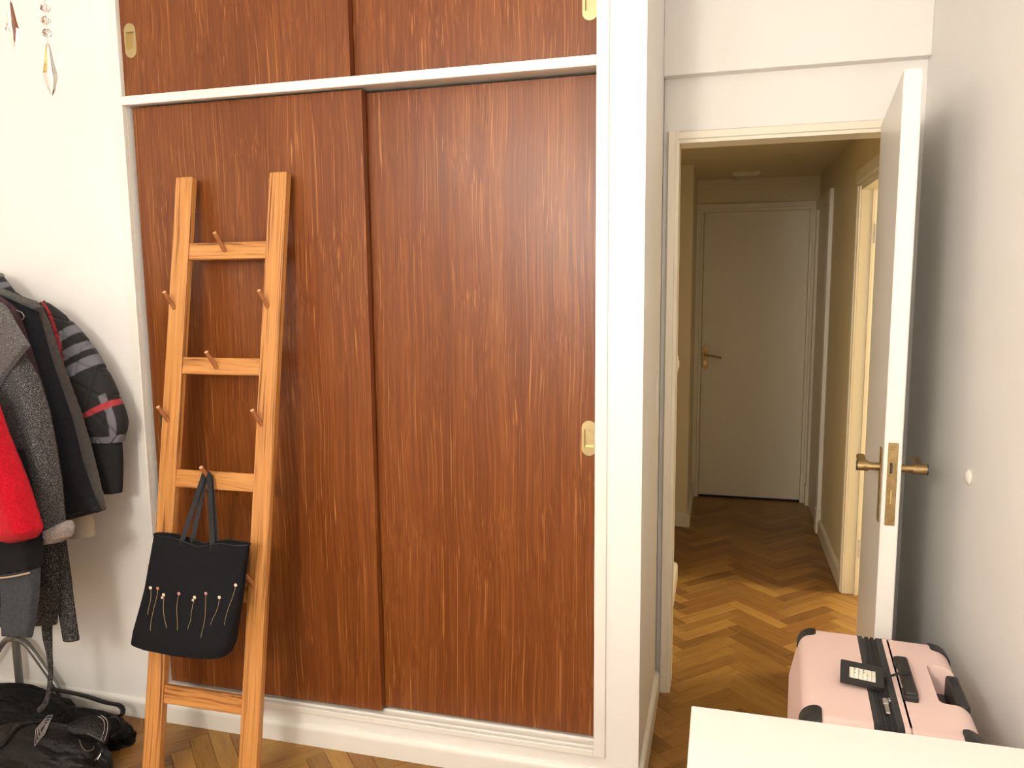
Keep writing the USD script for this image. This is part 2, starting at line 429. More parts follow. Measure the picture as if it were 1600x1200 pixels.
# hall beyond the doorway
RY0, RY1, RZ = 1.06, 1.80, 1.985    # side doorway in the hall's right wall
HX = 0.83
wall('wall_hall_right', [box(HX, HX + .10, D2, RY0, 0, HZ + .3), box(HX, HX + .10, RY1, FY + .1, 0, HZ + .3), box(HX, HX + .10, RY0, RY1, RZ, HZ + .3)], 'warm_lit_hall_paint',
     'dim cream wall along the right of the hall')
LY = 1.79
wall('wall_hall_left', [box(-0.105, -0.005, D2, LY, 0, HZ + .3), box(-1.0, 0.027, 2.72, FY + .1, 0, HZ + .3), box(-1.0, -0.105, LY - .1, LY, 0, HZ + .3), box(-1.1, -1.0, LY - .1, FY, 0, HZ + .3)], 'warm_lit_hall_paint',
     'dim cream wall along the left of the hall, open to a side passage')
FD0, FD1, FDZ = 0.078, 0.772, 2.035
wall('wall_hall_end', [box(-0.1, FD0 - .02, FY, FY + .1, 0, HZ + .3), box(FD1 + .02, HX + .1, FY, FY + .1, 0, HZ + .3), box(FD0 - .02, FD1 + .02, FY, FY + .1, FDZ + .02, HZ + .3)], 'warm_lit_hall_paint',
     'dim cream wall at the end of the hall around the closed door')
solo('ceiling_hall', box(-1.1, HX + .1, D2, FY + .1, HZ, HZ + .1), 'warm_lit_hall_paint', 'low dim ceiling of the hall', 'ceiling', kind='structure', smooth=False, loc=(0, 0, HZ))
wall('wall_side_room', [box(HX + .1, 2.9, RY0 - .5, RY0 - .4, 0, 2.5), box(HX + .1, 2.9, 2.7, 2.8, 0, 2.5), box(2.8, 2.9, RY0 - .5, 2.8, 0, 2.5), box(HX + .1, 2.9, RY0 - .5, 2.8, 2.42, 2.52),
                        box(HX + .1, 2.9, RY0 - .5, 2.8, -.05, -.001)], 'warm_lit_hall_paint', 'walls of the lit side room right of the hall')

# ------------------------------------------------------------------ skirting and door trims
BP = [(0, 0), (-0.016, 0), (-0.016, 0.052), (-0.0145, 0.060), (-0.011, 0.066), (-0.006, 0.069), (0, 0.070)]
solo('baseboard_back', [profile_x(BP, XLW, 0.016)], 'trim_paint', 'white rounded skirting along the foot of the wardrobe wall', 'baseboard', kind='structure', loc=(0, 0, 0))
solo('baseboard_side', profile_y([(-x, z * 1.22) for x, z in BP], -0.016, D - 0.012), 'trim_paint', 'white skirting on the short wall between wardrobe and doorway', 'baseboard', kind='structure', loc=(0, 0, 0))
solo('baseboard_right', profile_y([(XR + x, z) for x, z in BP], YF, D), 'trim_paint', 'white skirting along the right wall behind the suitcase', 'baseboard', kind='structure', loc=(0, 0, 0))
HB = [(x * 1.1, z * 1.30) for x, z in BP]
solo('baseboard_hall_right', [profile_y([(HX + x, z) for x, z in HB], 1.875, 2.765)], 'warm_lit_hall_trim', 'skirting along the right hall wall', 'baseboard', kind='structure', loc=(0, 0, 0))
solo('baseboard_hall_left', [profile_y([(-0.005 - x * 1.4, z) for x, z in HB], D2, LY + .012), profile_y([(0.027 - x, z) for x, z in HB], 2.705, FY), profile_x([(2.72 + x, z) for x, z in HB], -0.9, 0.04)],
     'warm_lit_hall_trim', 'skirting along the left hall wall and its corner', 'baseboard', kind='structure', loc=(0, 0, 0))

# doorway architrave: stepped casing plus jamb lining
t = thing('trim_1', 'stepped architrave and lining around the open doorway, coloured warm for bounced light', 'door trim', (0.386, D, 0), kind='structure')
CW = 0.040


def casing_profile(a, b):
    """stepped casing section between the outer edge a and the opening edge b (x), standing out of the wall y=D."""
    s = 1 if b > a else -1
    return [(a, D), (a, D - .012), (a + s * .004, D - .016), (a + s * .026, D - .016), (a + s * .029, D - .011), (b, D - .011), (b, D)]


part(t, 'architrave_post', profile_z(casing_profile(OX0 - CW, OX0), 0, OZ + CW), 'warm_lit_casing_paint')
part(t, 'architrave_post', profile_z(casing_profile(min(OX1 + CW + .02, XR - .004), OX1 + .018), 0, OZ + CW), 'warm_lit_casing_paint')
hd = [(D, OZ + CW), (D - .012, OZ + CW), (D - .016, OZ + CW - .004), (D - .016, OZ + .014), (D - .011, OZ + .011), (D - .011, OZ), (D, OZ)]
part(t, 'architrave_head', profile_x(hd, OX0 - .001, OX1 + .02), 'warm_lit_casing_paint')
part(t, 'jamb', box(OX0 - .02, OX0, D - .001, D2 + .004, 0, OZ + .02, .002), 'warm_lit_casing_paint')
part(t, 'jamb', box(OX1, OX1 + .02, D + .045, D2 + .004, 0, OZ + .02, .002), 'warm_lit_casing_paint')
part(t, 'jamb_head', box(OX0, OX1 + .02, D - .001, D2 + .004, OZ, OZ + .02, .002), 'warm_lit_casing_paint')

# side doorway in the hall's right wall: casing, lining and a leaf opened into the lit room
t = thing('trim_2', 'casing of the side doorway on the right of the hall, half hidden by the open door', 'door trim', (HX, 1.45, 0), kind='structure')


def side_casing(y0, y1):
    return [(HX, y0), (HX - .013, y0), (HX - .018, y0 - .006), (HX - .018, y1 + .020), (HX - .011, y1 + .016), (HX - .011, y1), (HX, y1)]


part(t, 'casing_post', profile_z(side_casing(1.872, RY1), 0, RZ), 'warm_lit_hall_trim')
part(t, 'casing_post', profile_z([(x, 2 * 1.43 - y) for x, y in side_casing(1.872, RY1)], 0, RZ), 'warm_lit_hall_trim')
part(t, 'casing_head', profile_y([(HX, 2.062), (HX - .016, 2.062), (HX - .018, 2.056), (HX - .018, RZ + .02), (HX - .011, RZ + .016), (HX - .011, RZ), (HX, RZ)], .988, 1.872), 'warm_lit_hall_trim')
part(t, 'jamb', box(HX - .002, HX + .10, RY1 - .002, RY1 + .02, 0, RZ, .001), 'warm_lit_hall_trim')
part(t, 'door_stop', box(HX + .045, HX + .060, RY1 - .016, RY1, 0, RZ, .001), 'warm_lit_hall_trim')
part(t, 'jamb_head', box(HX - .002, HX + .10, RY0, RY1, RZ - .018, RZ, .001), 'warm_lit_hall_trim')
part(t, 'hinge', cyl((HX + .062, RY1 - .020, 0.20), (HX + .062, RY1 - .020, 0.29), .006), 'white_plastic')
part(t, 'hinge', cyl((HX + .062, RY1 - .020, 1.72), (HX + .062, RY1 - .020, 1.81), .006), 'white_plastic')

# flat door frame further down the right hall wall
t = thing('trim_3', 'pale thin door frame edge far down the right of the hall', 'door trim', (HX, 3.1, 0), kind='structure')
part(t, 'casing_post', box(HX - .024, HX, 2.765, 2.84, 0.14, 2.09, .003), 'trim_paint')  # whiter paint on this post stands for room light catching its edge
part(t, 'casing_post', box(HX - .024, HX, 3.39, FY, 0.14, 2.09, .003), 'warm_lit_hall_trim')
part(t, 'casing_head', box(HX - .024, HX, 2.84, 3.39, 2.02, 2.09, .003), 'warm_lit_hall_trim')
part(t, 'plinth', box(HX - .030, HX, 2.75, 2.85, 0, 0.145, .004), 'warm_lit_hall_trim')
part(t, 'plinth', box(HX - .030, HX, 3.38, FY, 0, 0.145, .004), 'warm_lit_hall_trim')
part(t, 'door_panel', box(HX - .008, HX, 2.84, 3.39, 0.006, 2.02, .001), 'warm_lit_hall_trim')

# ------------------------------------------------------------------ parquet floor, block by block
fl = thing('floor', 'oak herringbone parquet floor of room and hall', 'floor', (0, 0, 0), kind='structure')
part(fl, 'screed', box(XLW - .1, 1.0, YF - .1, FY + .1, -0.06, -0.010), 'floor_gap', smooth=False)
rng = random.Random(5)
W_, N_ = 0.0634, 5
L_ = W_ * N_
X0_, Y0_ = 0.089, 1.80
room_poly = shapely.union_all([shapely.box(XLW, YF, XR, 0), shapely.box(-0.001, -.01, XR, D2), shapely.box(-0.005, D2 - .01, HX + .1, FY + .03), shapely.box(-1.0, LY, 0, 2.72)])
vis_poly = shapely.union_all([shapely.box(-2.0, -0.60, 0.02, 0), shapely.box(0, -0.50, XR, D2), shapely.box(-0.05, D2, HX + .1, FY)])
s2 = 1 / math.sqrt(2)
seen, rest = [], []
for k in range(-260, 260):
    for j in range(-24, 25):
        for ori in (0, 1):
            u0, v0 = k + N_ * j, k - N_ * j
            if ori == 0: cu, cv = u0 + N_ / 2, v0 + .5
            else: cu, cv = u0 + N_ + .5, v0 + 1 - N_ / 2
            cx, cy = X0_ + (cu - cv) * s2 * W_, Y0_ + (cu + cv) * s2 * W_
            if not (XLW - .3 < cx < 1.3 and YF - .3 < cy < FY + .3): continue
            ang = PI / 4 if ori == 0 else 3 * PI / 4
            c_, s_ = math.cos(ang), math.sin(ang)
            hl, hw = L_ / 2 - .0005, W_ / 2 - .0005
            q = Polygon([(cx + a * c_ - b * s_, cy + a * s_ + b * c_) for a, b in ((-hl, -hw), (hl, -hw), (hl, hw), (-hl, hw))])
            if not q.intersects(room_poly): continue
            inside = room_poly.contains(q)
            q2 = q if inside else q.intersection(room_poly)
            if q2.geom_type != 'Polygon': q2 = max((g for g in getattr(q2, 'geoms', []) if g.geom_type == 'Polygon'), key=lambda g: g.area, default=None)
            if q2 is None or q2.area < 2e-5: continue
            (seen if q2.intersects(vis_poly) else rest).append((q2, cx, cy, ang))


def block_mesh(q, cx, cy, ang, dz):
    """an oak block in its own frame (x along the grain), with a bevelled top edge."""
    c_, s_ = math.cos(-ang), math.sin(-ang)
    P = np.array(q.exterior.coords)[:-1] - (cx, cy)
    P = P @ np.array([[c_, s_], [-s_, c_]])
    if Polygon(P).exterior.is_ccw is False: P = P[::-1]
    top = np.array(Polygon(P).buffer(-.0007, join_style=2).exterior.coords)[:-1] if Polygon(P).area > 4e-4 else P
    pts = np.vstack([np.c_[P, np.full(len(P), -.012)], np.c_[P, np.full(len(P), -.0008)], np.c_[top, np.zeros(len(top))]])
    m = trimesh.Trimesh(pts).convex_hull
    m.apply_translation((0, 0, dz))
    return m


seen.sort(key=lambda b: abs(b[1] - 0.4) + abs(b[2] + 0.2))
if len(seen) > 300:
    rest += seen[300:]; seen = seen[:300]
for q, cx, cy, ang in seen:
    m = block_mesh(q, cx, cy, ang, rng.uniform(-.0006, .0003))
    off = np.array([rng.uniform(-4, 4), rng.uniform(-4, 4), rng.uniform(-2, 2)])
    path = numbered('/World/floor/parquet_block')
    mm = m.copy(); mm.apply_translation(off)       # grain of every block its own: mesh shifted, transform shifted back
    g = usdkit.mesh(stage, path, mm, MAT['oak_block_' + 'abcde'[rng.choices(range(5), (4, 3, 3, 2, 3))[0]]], smooth=False)
    T = rotz(ang); T[:3, 3] = (cx, cy, 0)
    T = T @ trans(*(-off))
    g.AddTransformOp().Set(Gf.Matrix4d(*T.T.ravel()))
part(fl, 'parquet_rest', join(*[place(block_mesh(q, cx, cy, ang, 0), trans(cx, cy, 0) @ rotz(ang)) for q, cx, cy, ang in rest]), 'oak_block_b', smooth=False, kind='stuff')

# ------------------------------------------------------------------ built-in wardrobe
IX0, IX1 = -1.682, -0.135
RB, RT = 2.127, 2.155
wd = thing('built_in_wardrobe', 'built-in wardrobe with mahogany veneer sliding doors in a white frame', 'wardrobe', (-0.9085, 0.1, 0))
fw = .035


def frame_post(x0, x1):
    return [box(x0, x1, -.010, .004, WZ0, CEIL, .002)]


part(wd, 'frame', [box(IX0 - fw, IX0, -.009, .010, WZ0, CEIL, .002), box(IX1, IX1 + fw, -.009, .010, WZ0, CEIL, .002), box(IX0, IX1, -.009, .010, WZ0, WZ0 + .020, .002),
                   box(IX0 - fw, IX0, .010, .60, WZ0, CEIL), box(IX1, IX1 + fw, .010, .60, WZ0, CEIL)], 'trim_paint', smooth=20)
part(wd, 'middle_rail', [box(IX0 - .001, IX1 + .001, -.012, .012, RB, RT, .002), box(IX0, IX1, .012, .60, RB + .004, RT - .004)], 'trim_paint', smooth=20)
part(wd, 'bottom_track', [box(IX0, IX1, .008, .60, WZ0, WZ0 + .016), box(IX0, IX1, .010, .018, WZ0, WZ0 + .024, .001), box(IX0, IX1, .050, .056, WZ0, WZ0 + .022, .001), box(IX0, IX1, .09, .60, WZ0, WZ0 + .024)], 'trim_paint', smooth=20)
part(wd, 'carcass', [box(IX0, IX1, .595, .60, WZ0, CEIL)], 'warm_lit_hall_paint', smooth=False)


def flush_pull(x, z, y, h=.106, w=.044):
    """oval brass flush pull with a recessed rectangular cup; stands in the door face y."""
    r = w / 2
    outer = shapely.union_all([shapely.box(-r, -(h / 2 - r), r, h / 2 - r), Point(0, h / 2 - r).buffer(r, 12), Point(0, -(h / 2 - r)).buffer(r, 12)])
    hole = shapely.box(-.0145, -.027, .0145, .027)
    T = np.array([[1, 0, 0, x], [0, 0, 1, y - .0025], [0, 1, 0, z], [0, 0, 0, 1.0]])
    plate = extrude(outer.difference(hole), .0028, T)
    cup = [box(x - .0155, x + .0155, y + .011, y + .0125, z - .028, z + .028), box(x - .0155, x - .0140, y, y + .0125, z - .028, z + .028), box(x + .0140, x + .0155, y, y + .0125, z - .028, z + .028),
           box(x - .0155, x + .0155, y, y + .0125, z + .027, z + .0285), box(x - .0155, x + .0155, y, y + .0125, z - .0285, z - .027)]
    screws = [cyl((x, y - .0034, z + s * (h / 2 - .009)), (x, y - .001, z + s * (h / 2 - .009)), .0024, 10) for s in (-1, 1)]
    plate.fix_normals()
    return join(plate, cup, screws)


def slide_door(x0, x1, y0, z0, z1, mt, pull=None):
    """veneered panel; the pull's mortise is cut out."""
    m = m3.Manifold.cube((x1 - x0, .026, z1 - z0)).translate((x0, y0, z0))
    if pull: m = m - m3.Manifold.cube((.031, .014, .057)).translate((pull[0] - .0155, y0 - .001, pull[1] - .0285))
    d = part(wd, 'sliding_door', m, mt, smooth=False)
    if pull: part(d, 'flush_pull', flush_pull(pull[0], pull[1], y0), 'brass_pull', smooth=25)
    return d


# each sliding panel is a mesh of its own under the wardrobe
slide_door(IX0 + .014, -0.848, .022, .140, RB - .003, 'mahogany_a', (-1.618, 1.083))
slide_door(-0.900, IX1 - .001, .060, .136, RB - .006, 'mahogany_b', (-0.163, 1.083))
slide_door(IX0 + .0015, -0.876, .008, RT + .001, CEIL - .02, 'mahogany_c', (-1.645, 2.329))
slide_door(-0.93, IX1 - .001, .040, RT + .001, CEIL - .02, 'mahogany_b', (-0.160, 2.313))

# ------------------------------------------------------------------ open door
HINGE = np.array([0.735, 0.622]); dv = np.array([0.659, -0.073]) - HINGE; DL = np.linalg.norm(dv); dv /= DL
nl = np.array([dv[1], -dv[0]])          # towards the hall side (-x)
TD = np.eye(4); TD[:2, 0] = dv; TD[:2, 1] = nl; TD[2, 2] = 1; TD[:2, 3] = HINGE   # local x: hinge to free edge, local y: wall face to hall face
THK = .042
dr = thing('door_1', 'white painted door standing open against the right wall', 'door', (*HINGE, 0), kind='structure')


def ld(m): 
    m = place(join(m), TD); m.fix_normals(); return m


part(dr, 'door_leaf', ld([box(0, DL, 0, THK, .006, 2.042, .0025)]), 'door_paint', smooth=False)
lz = 1.023
plate = shapely.box(-.0118, -.108, .0118, .108)
TP = np.array([[0, 0, 1, DL - .0005], [1, 0, 0, THK / 2], [0, 1, 0, lz], [0, 0, 0, 1.0]])
pl_ = extrude(plate.difference(shapely.box(-.0065, .028, .0055, .056)), .0022, TP); pl_.fix_normals()
lp = part(dr, 'lock_plate', ld([pl_]), 'brass_aged', smooth=False, label='brass lock faceplate on the door edge')
part(lp, 'latch_bolt', ld([box(DL - .01, DL + .004, THK / 2 - .006, THK / 2 + .0005, lz + .029, lz + .055, .001)]), 'brass_aged', smooth=False)
part(lp, 'dead_bolt', ld([box(DL - .01, DL + .0035, THK / 2 - .003, THK / 2 + .003, lz - .052, lz - .014, .0008)]), 'brass_bright', smooth=False)
part(lp, 'latch_hole', ld([box(DL - .012, DL + .0003, THK / 2 + .0008, THK / 2 + .0055, lz + .028, lz + .056)]), 'hole_shade', smooth=False)
for s in (-1, 1):
    part(lp, 'screw', ld([place(trimesh.creation.icosphere(2, .0036), trans(DL + .0008, THK / 2, lz + s * .094))]), 'brass_bright')
hz_, hx_ = 1.055, DL - .055
for side in (0, 1):
    y0, sg = (THK, 1) if side else (0, -1)
    e_ = .057 if side else .064
    h = part(dr, 'door_handle', ld([cyl((hx_, y0, hz_), (hx_, y0 + sg * .031, hz_), .0105, 20), cyl((hx_, y0 + sg * .031, hz_), (hx_, y0 + sg * e_, hz_), .0135, 24)]), 'brass_aged', smooth=35)
    part(h, 'lever', ld([box(hx_ - .120, hx_ - .008, y0 + sg * (e_ - .024), y0 + sg * (e_ - .002), hz_ - .006, hz_ + .008, .004)]), 'brass_aged')
    part(h, 'end_cap', ld([cyl((hx_, y0 + sg * e_, hz_), (hx_, y0 + sg * (e_ + .003), hz_), .0137, 24)]), 'dark_metal')
    part(h, 'backplate', ld([box(hx_ - .022, hx_ + .022, y0, y0 + sg * .0035, hz_ - .145, hz_ + .05, .001)]), 'brass_aged', smooth=False)
for z in (.25, 1.0, 1.80):
    part(dr, 'hinge', cyl((HINGE[0] - .002, HINGE[1] + .012, z - .045), (HINGE[0] - .002, HINGE[1] + .012, z + .045), .006, 12), 'white_plastic')

# far closed door
t = thing('door_2', 'closed flat door at the far end of the hall, warm hall light in its colour', 'door', (0.425, FY, 0), kind='structure')
part(t, 'door_leaf', box(FD0, FD1, FY + .012, FY + .05, .012, FDZ, .002), 'warm_lit_hall_trim', smooth=False)


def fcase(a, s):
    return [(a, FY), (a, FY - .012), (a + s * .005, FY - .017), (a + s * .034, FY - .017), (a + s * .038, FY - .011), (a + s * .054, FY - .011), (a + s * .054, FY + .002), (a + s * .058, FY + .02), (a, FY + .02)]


part(t, 'casing_post', profile_z(fcase(FD0 - .058, 1), 0, FDZ), 'warm_lit_hall_trim')
part(t, 'casing_post', profile_z(fcase(FD1 + .058 - .002, -1), 0, FDZ), 'warm_lit_hall_trim')
part(t, 'casing_head', profile_x([(FY + .02, FDZ + .058), (FY - .012, FDZ + .058), (FY - .017, FDZ + .053), (FY - .017, FDZ + .024), (FY - .011, FDZ + .02), (FY - .011, FDZ), (FY + .02, FDZ)], FD0 - .058, FD1 + .056), 'warm_lit_hall_trim')
part(t, 'gap_shade', box(FD0, FD1, FY - .004, FY + .05, 0, .013), 'hole_shade', smooth=False)  # dark strip painted as the shade in the gap under the door
r = .0235
bp = shapely.union_all([shapely.box(-r, -.062, r, .062), Point(0, .062).buffer(r), Point(0, -.062).buffer(r)])
TT = np.array([[1, 0, 0, .092 + .012], [0, 0, 1, FY + .004], [0, 1, 0, 1.022], [0, 0, 0, 1.0]])
b_ = extrude(bp, .008, TT); b_.fix_normals()
h = part(t, 'door_handle', join(b_, cyl((.104, FY + .004, 1.040), (.104, FY - .045, 1.040), .008)), 'brass_aged')
part(h, 'lever', tube(spline([(.100, FY - .045, 1.040), (.15, FY - .050, 1.035), (.215, FY - .046, 1.022)], 10), .0065, 10), 'brass_aged')
part(h, 'lock_cylinder', [cyl((.104, FY + .005, .982), (.104, FY - .006, .982), .0125)], 'brass_bright')
part(h, 'keyhole', box(.1025, .1055, FY - .0066, FY, .976, .989), 'hole_shade', smooth=False)

# small fittings
solo('light_switch', [box(-.005, .006, 1.66, 1.745, 1.105, 1.185, .003), box(.006, .012, 1.685, 1.72, 1.125, 1.165, .003)], 'white_plastic', 'white light switch on the left hall wall, peeping past the door frame', 'switch')
solo('ceiling_box', [box(.255, .43, 3.10, 3.34, HZ - .022, HZ, .004), box(.27, .415, 3.115, 3.325, HZ - .027, HZ - .020, .002)], 'warm_lit_hall_trim', 'square cream cover plate on the hall ceiling above the far door', 'cover plate')
solo('strike_plate', [box(0, .0035, .455, .50, 1.085, 1.235, .001), box(.003, .005, .462, .493, 1.10, 1.22, .001)], 'trim_paint', 'painted-over plate on the short wall left of the doorway', 'plate')
db = lathe([(0, 0), (.019, 0), (.0205, .002), (.0205, .004), (.018, .007), (.012, .010), (.006, .0115), (0, .012)], 24)
Tb = np.array([[0, 0, -1, XR], [0, 1, 0, -.042], [1.0, 0, 0, 1.046], [0, 0, 0, 1.0]])
solo('door_bumper', place(db, Tb), 'white_plastic', 'round white door stop on the right wall beside the open door', 'door stop')

# ------------------------------------------------------------------ ladder with pegs
K = .34 / 1.89


def lad_y(z): return -.03 - K * (1.89 - z)


ly = np.array([0, -1, K]) / math.hypot(1, K)        # outward normal of the ladder's front
la = np.array([0, K, 1]) / math.hypot(1, K)         # up along the ladder


def lad_bar(x0, x1, s0, s1, d0, d1, c=.003):
    """bar in ladder coordinates: x, s along the ladder from the floor, d behind the front plane."""
    b = box(x0, x1, d0, d1, s0, s1, c)
    T = np.eye(4); T[:3, 1] = -ly; T[:3, 2] = la; T[:3, 3] = (0, lad_y(0), 0)
    m = place(b, T); m.fix_normals(); return m


SC = math.hypot(1, K)
lad = thing('peg_ladder', 'pine ladder rack with wooden pegs leaning on the left wardrobe door', 'ladder', (-1.28, lad_y(0), 0))


def rail(x0, x1):
    m = lad_bar(x0, x1, .012, 1.889 * SC, 0, .028)
    v = m.vertices.copy(); v[:, 2] = np.maximum(v[:, 2], 0.0); m.vertices = v
    return m


part(lad, 'side_rail', rail(-1.478, -1.417), 'pine_upright', smooth=False)
part(lad, 'side_rail', rail(-1.141, -1.080), 'pine_upright', smooth=False)
for z0, z1 in ((1.628, 1.680), (1.273, 1.325), (.926, .980), (.60, .652), (.275, .329)):
    part(lad, 'rung', lad_bar(-1.418, -1.140, z0 * SC, z1 * SC, .006, .026, .002), 'pine_rung', smooth=False)
pdir = np.array([0, -math.cos(math.radians(50)), math.sin(math.radians(50))])
PEGS = [(-1.286, 1.656), (-1.455, 1.478), (-1.122, 1.480), (-1.292, 1.297), (-1.453, 1.128), (-1.123, 1.129), (-1.288, .955), (-1.450, .655), (-1.120, .657)]
for x, z in PEGS:
    b0 = np.array([x, lad_y(z), z]); d0 = b0 - pdir * .004; d1 = b0 + pdir * .063
    pg = part(lad, 'peg', cyl(d0, d1, .0062, 16), 'peg_wood', smooth=40)
    part(pg, 'peg_end', cyl(d1 - pdir * .001, d1 + pdir * .0012, .0058, 16), 'peg_end', smooth=40)

# ------------------------------------------------------------------ tote bag on the ladder
bag = thing('tote_bag', 'black cloth tote bag with embroidered flowers hanging from the ladder by its straps', 'bag', (-1.285, -.33, .48))
# half outline as functions of h (0 bottom, 1 top)
def bag_section(h):
    zl = .487 + (.808 - .487) * h; zr = .482 + (.801 - .482) * h
    xl = np.interp(h, [0, .12, .5, 1], [-1.476, -1.468, -1.437, -1.414]); xr = np.interp(h, [0, .10, .5, 1], [-1.150, -1.136, -1.112, -1.092])
    dep = np.interp(h, [0, .10, .4, 1], [.078, .084, .060, .030])
    yc = np.interp(h, [0, .5, 1], [-.344, -.325, -.302])
    return xl, xr, zl, zr, dep, yc


NS, NH = 96, 40
rows = []
for i in range(NH + 1):
    h = i / NH
    xl, xr, zl, zr, dep, yc = bag_section(h)
    ring = []
    for j in range(NS):
        a = 2 * PI * j / NS
        c_, s_ = math.cos(a), math.sin(a)
        e = 0.28
        ux = math.copysign(abs(c_) ** e, c_); uy = math.copysign(abs(s_) ** (0.62), s_)
        x = (xl + xr) / 2 + (xr - xl) / 2 * ux
        sag = 0.0
        if h > .6:
            tt = (x - xl) / (xr - xl)
            dip = np.exp(-((tt - .47) / .14) ** 2)
            sag = -.020 * dip * (h - .6) / .4
        sag += -0.010 * math.sin(PI * (x - xl) / (xr - xl)) * (1 - h)
        y = yc + dep / 2 * uy
        z = zl + (zr - zl) * (x - xl) / (xr - xl) + sag
        wv = (float(meshkit.fbm(np.array([x * 16, h * 3.0 + x * 5, uy]), 2, 4)) - .5) * .016 * (1 - abs(ux) ** 6)
        ring.append((x, y - abs(wv) * (1 if uy < 0 else 0) + wv * .5, z))
    rows.append(ring)
V = np.array(rows).reshape(-1, 3); F = []
for i in range(NH):
    for j in range(NS):
        a, b, c, d = i * NS + j, i * NS + (j + 1) % NS, (i + 1) * NS + (j + 1) % NS, (i + 1) * NS + j
        F += [[a, b, c], [a, c, d]]
cb = V[:NS].mean(0); V = np.vstack([V, cb, V[NH * NS:].mean(0) - (0, 0, .05)]); 
for j in range(NS):
    F.append([len(V) - 2, (j + 1) % NS, j]); F.append([len(V) - 1, NH * NS + j, NH * NS + (j + 1) % NS])
bm = trimesh.Trimesh(V, F, process=False); bm.fix_normals()
part(bag, 'bag_body', bm, 'bag_cloth', smooth=40)
top = np.array(rows[-1]); top = np.vstack([top, top[:1]])
part(bag, 'leather_rim', tube(top[:-1], .0028, 8, closed=True, cap=False), 'bag_strap')
surf = cKDTree(V[:-2])


def on_bag(x, z):
    """front of the bag at (x, z)."""
    vv = V[:-2]; dd = (vv[:, 0] - x) ** 2 + (vv[:, 2] - z) ** 2 + 1e3 * np.maximum(0, vv[:, 1] - (-.302 - .045 * np.clip((.8 - vv[:, 2]) / .32, 0, 1) - .001)) ** 2
    k = np.argsort(dd)[:4]
    return np.array([x, vv[k, 1].mean(), z])


pegb = np.array([-1.288, lad_y(.955), .955]); P1 = pegb + pdir * .016; P2 = pegb + pdir * .027
pegup = np.array([0, .3, 1.0]); pegup /= np.linalg.norm(pegup)


def strap(xa, xb, yoff, P, name='strap'):
    za = .803 if xa < -1.25 else .800
    A = np.array([xa, -.302 + yoff, za - .004]); B = np.array([xb, -.302 + yoff, .794])
    mid = P + np.array([0, 0, .009])
    left = P + np.array([-.0085, 0, .002]); right = P + np.array([.0085, 0, .002])
    pts = np.vstack([np.linspace(A - (0, 0, .04), A, 3)[:-1], np.linspace(A, left, 10)[:-1], [left], [mid], [right], np.linspace(right, B, 10)[1:], np.linspace(B, B - (0, 0, .04), 3)[1:]])
    T = np.gradient(pts, axis=0); T /= np.linalg.norm(T, axis=1, keepdims=True)
    Vv, Ff = [], []
    wdir = np.array([0.72, 0.66, 0.0]); wdir /= np.linalg.norm(wdir)
    for q, tt in zip(pts, T):
        w1 = wdir - tt * (wdir @ tt); w1 /= np.linalg.norm(w1); n1 = np.cross(tt, w1)
        for a, b in ((-1, -1), (1, -1), (1, 1), (-1, 1)): Vv.append(q + w1 * .0068 * a + n1 * .0016 * b)
    K_ = len(pts)
    for i in range(K_ - 1):
        for j in range(4):
            a, b, c, d = i * 4 + j, i * 4 + (j + 1) % 4, (i + 1) * 4 + (j + 1) % 4, (i + 1) * 4 + j
            Ff += [[a, b, c], [a, c, d]]
    Ff += [[0, 1, 2], [0, 2, 3], [(K_ - 1) * 4, (K_ - 1) * 4 + 2, (K_ - 1) * 4 + 1], [(K_ - 1) * 4, (K_ - 1) * 4 + 3, (K_ - 1) * 4 + 2]]
    m = trimesh.Trimesh(np.array(Vv), Ff, process=False); m.fix_normals()
    part(bag, 'strap', m, 'bag_strap', smooth=30)


strap(trace(284, 840, -.316)[0], trace(331, 840, -.316)[0], -.014, P2)
strap(trace(301, 845, -.29)[0], trace(338, 845, -.29)[0], .013, P1)
FL = [((236, 918), (233, 960), 'thread_cream'), ((246, 919), (236, 985), 'thread_rust'), ((255, 929), (260, 981), 'thread_cream'), ((280, 927), (276, 984), 'thread_pink'), ((306, 933), (293, 983), 'thread_cream'), ((324, 927), (315, 996), 'thread_pink'), ((344, 933), (331, 976), 'thread_cream'), ((366, 915), (352, 976), 'thread_cream')]
for i, (hd_, st, mt) in enumerate(FL):
    pts = []
    for q in np.linspace(0, 1, 9):
        px = hd_[0] + (st[0] - hd_[0]) * q + 1.6 * math.sin(q * 5 + i); py = hd_[1] + (st[1] - hd_[1]) * q
        yy = -.36
        for _ in range(3):
            x, z = trace(px, py, yy); yy = on_bag(x, max(z, .492))[1]
        pts.append(on_bag(x, max(z, .492)) - (0, .0016, 0))
    part(bag, 'flower_stem', tube(np.array(pts), .0009, 6), 'thread_olive')
    c = pts[0] - np.array([0, .001, 0])
    heads = [(0, 0, .0052)] + ([(-.006, -.009, .004)] if i in (2, 4) else []) 
    ms = []
    for dx, dz, rr in heads:
        s = trimesh.creation.icosphere(2, rr); s.apply_scale([1, .45, 1]); s.apply_translation(c + (dx, 0, dz)); ms.append(s)
    part(bag, 'flower_head', ms, mt)

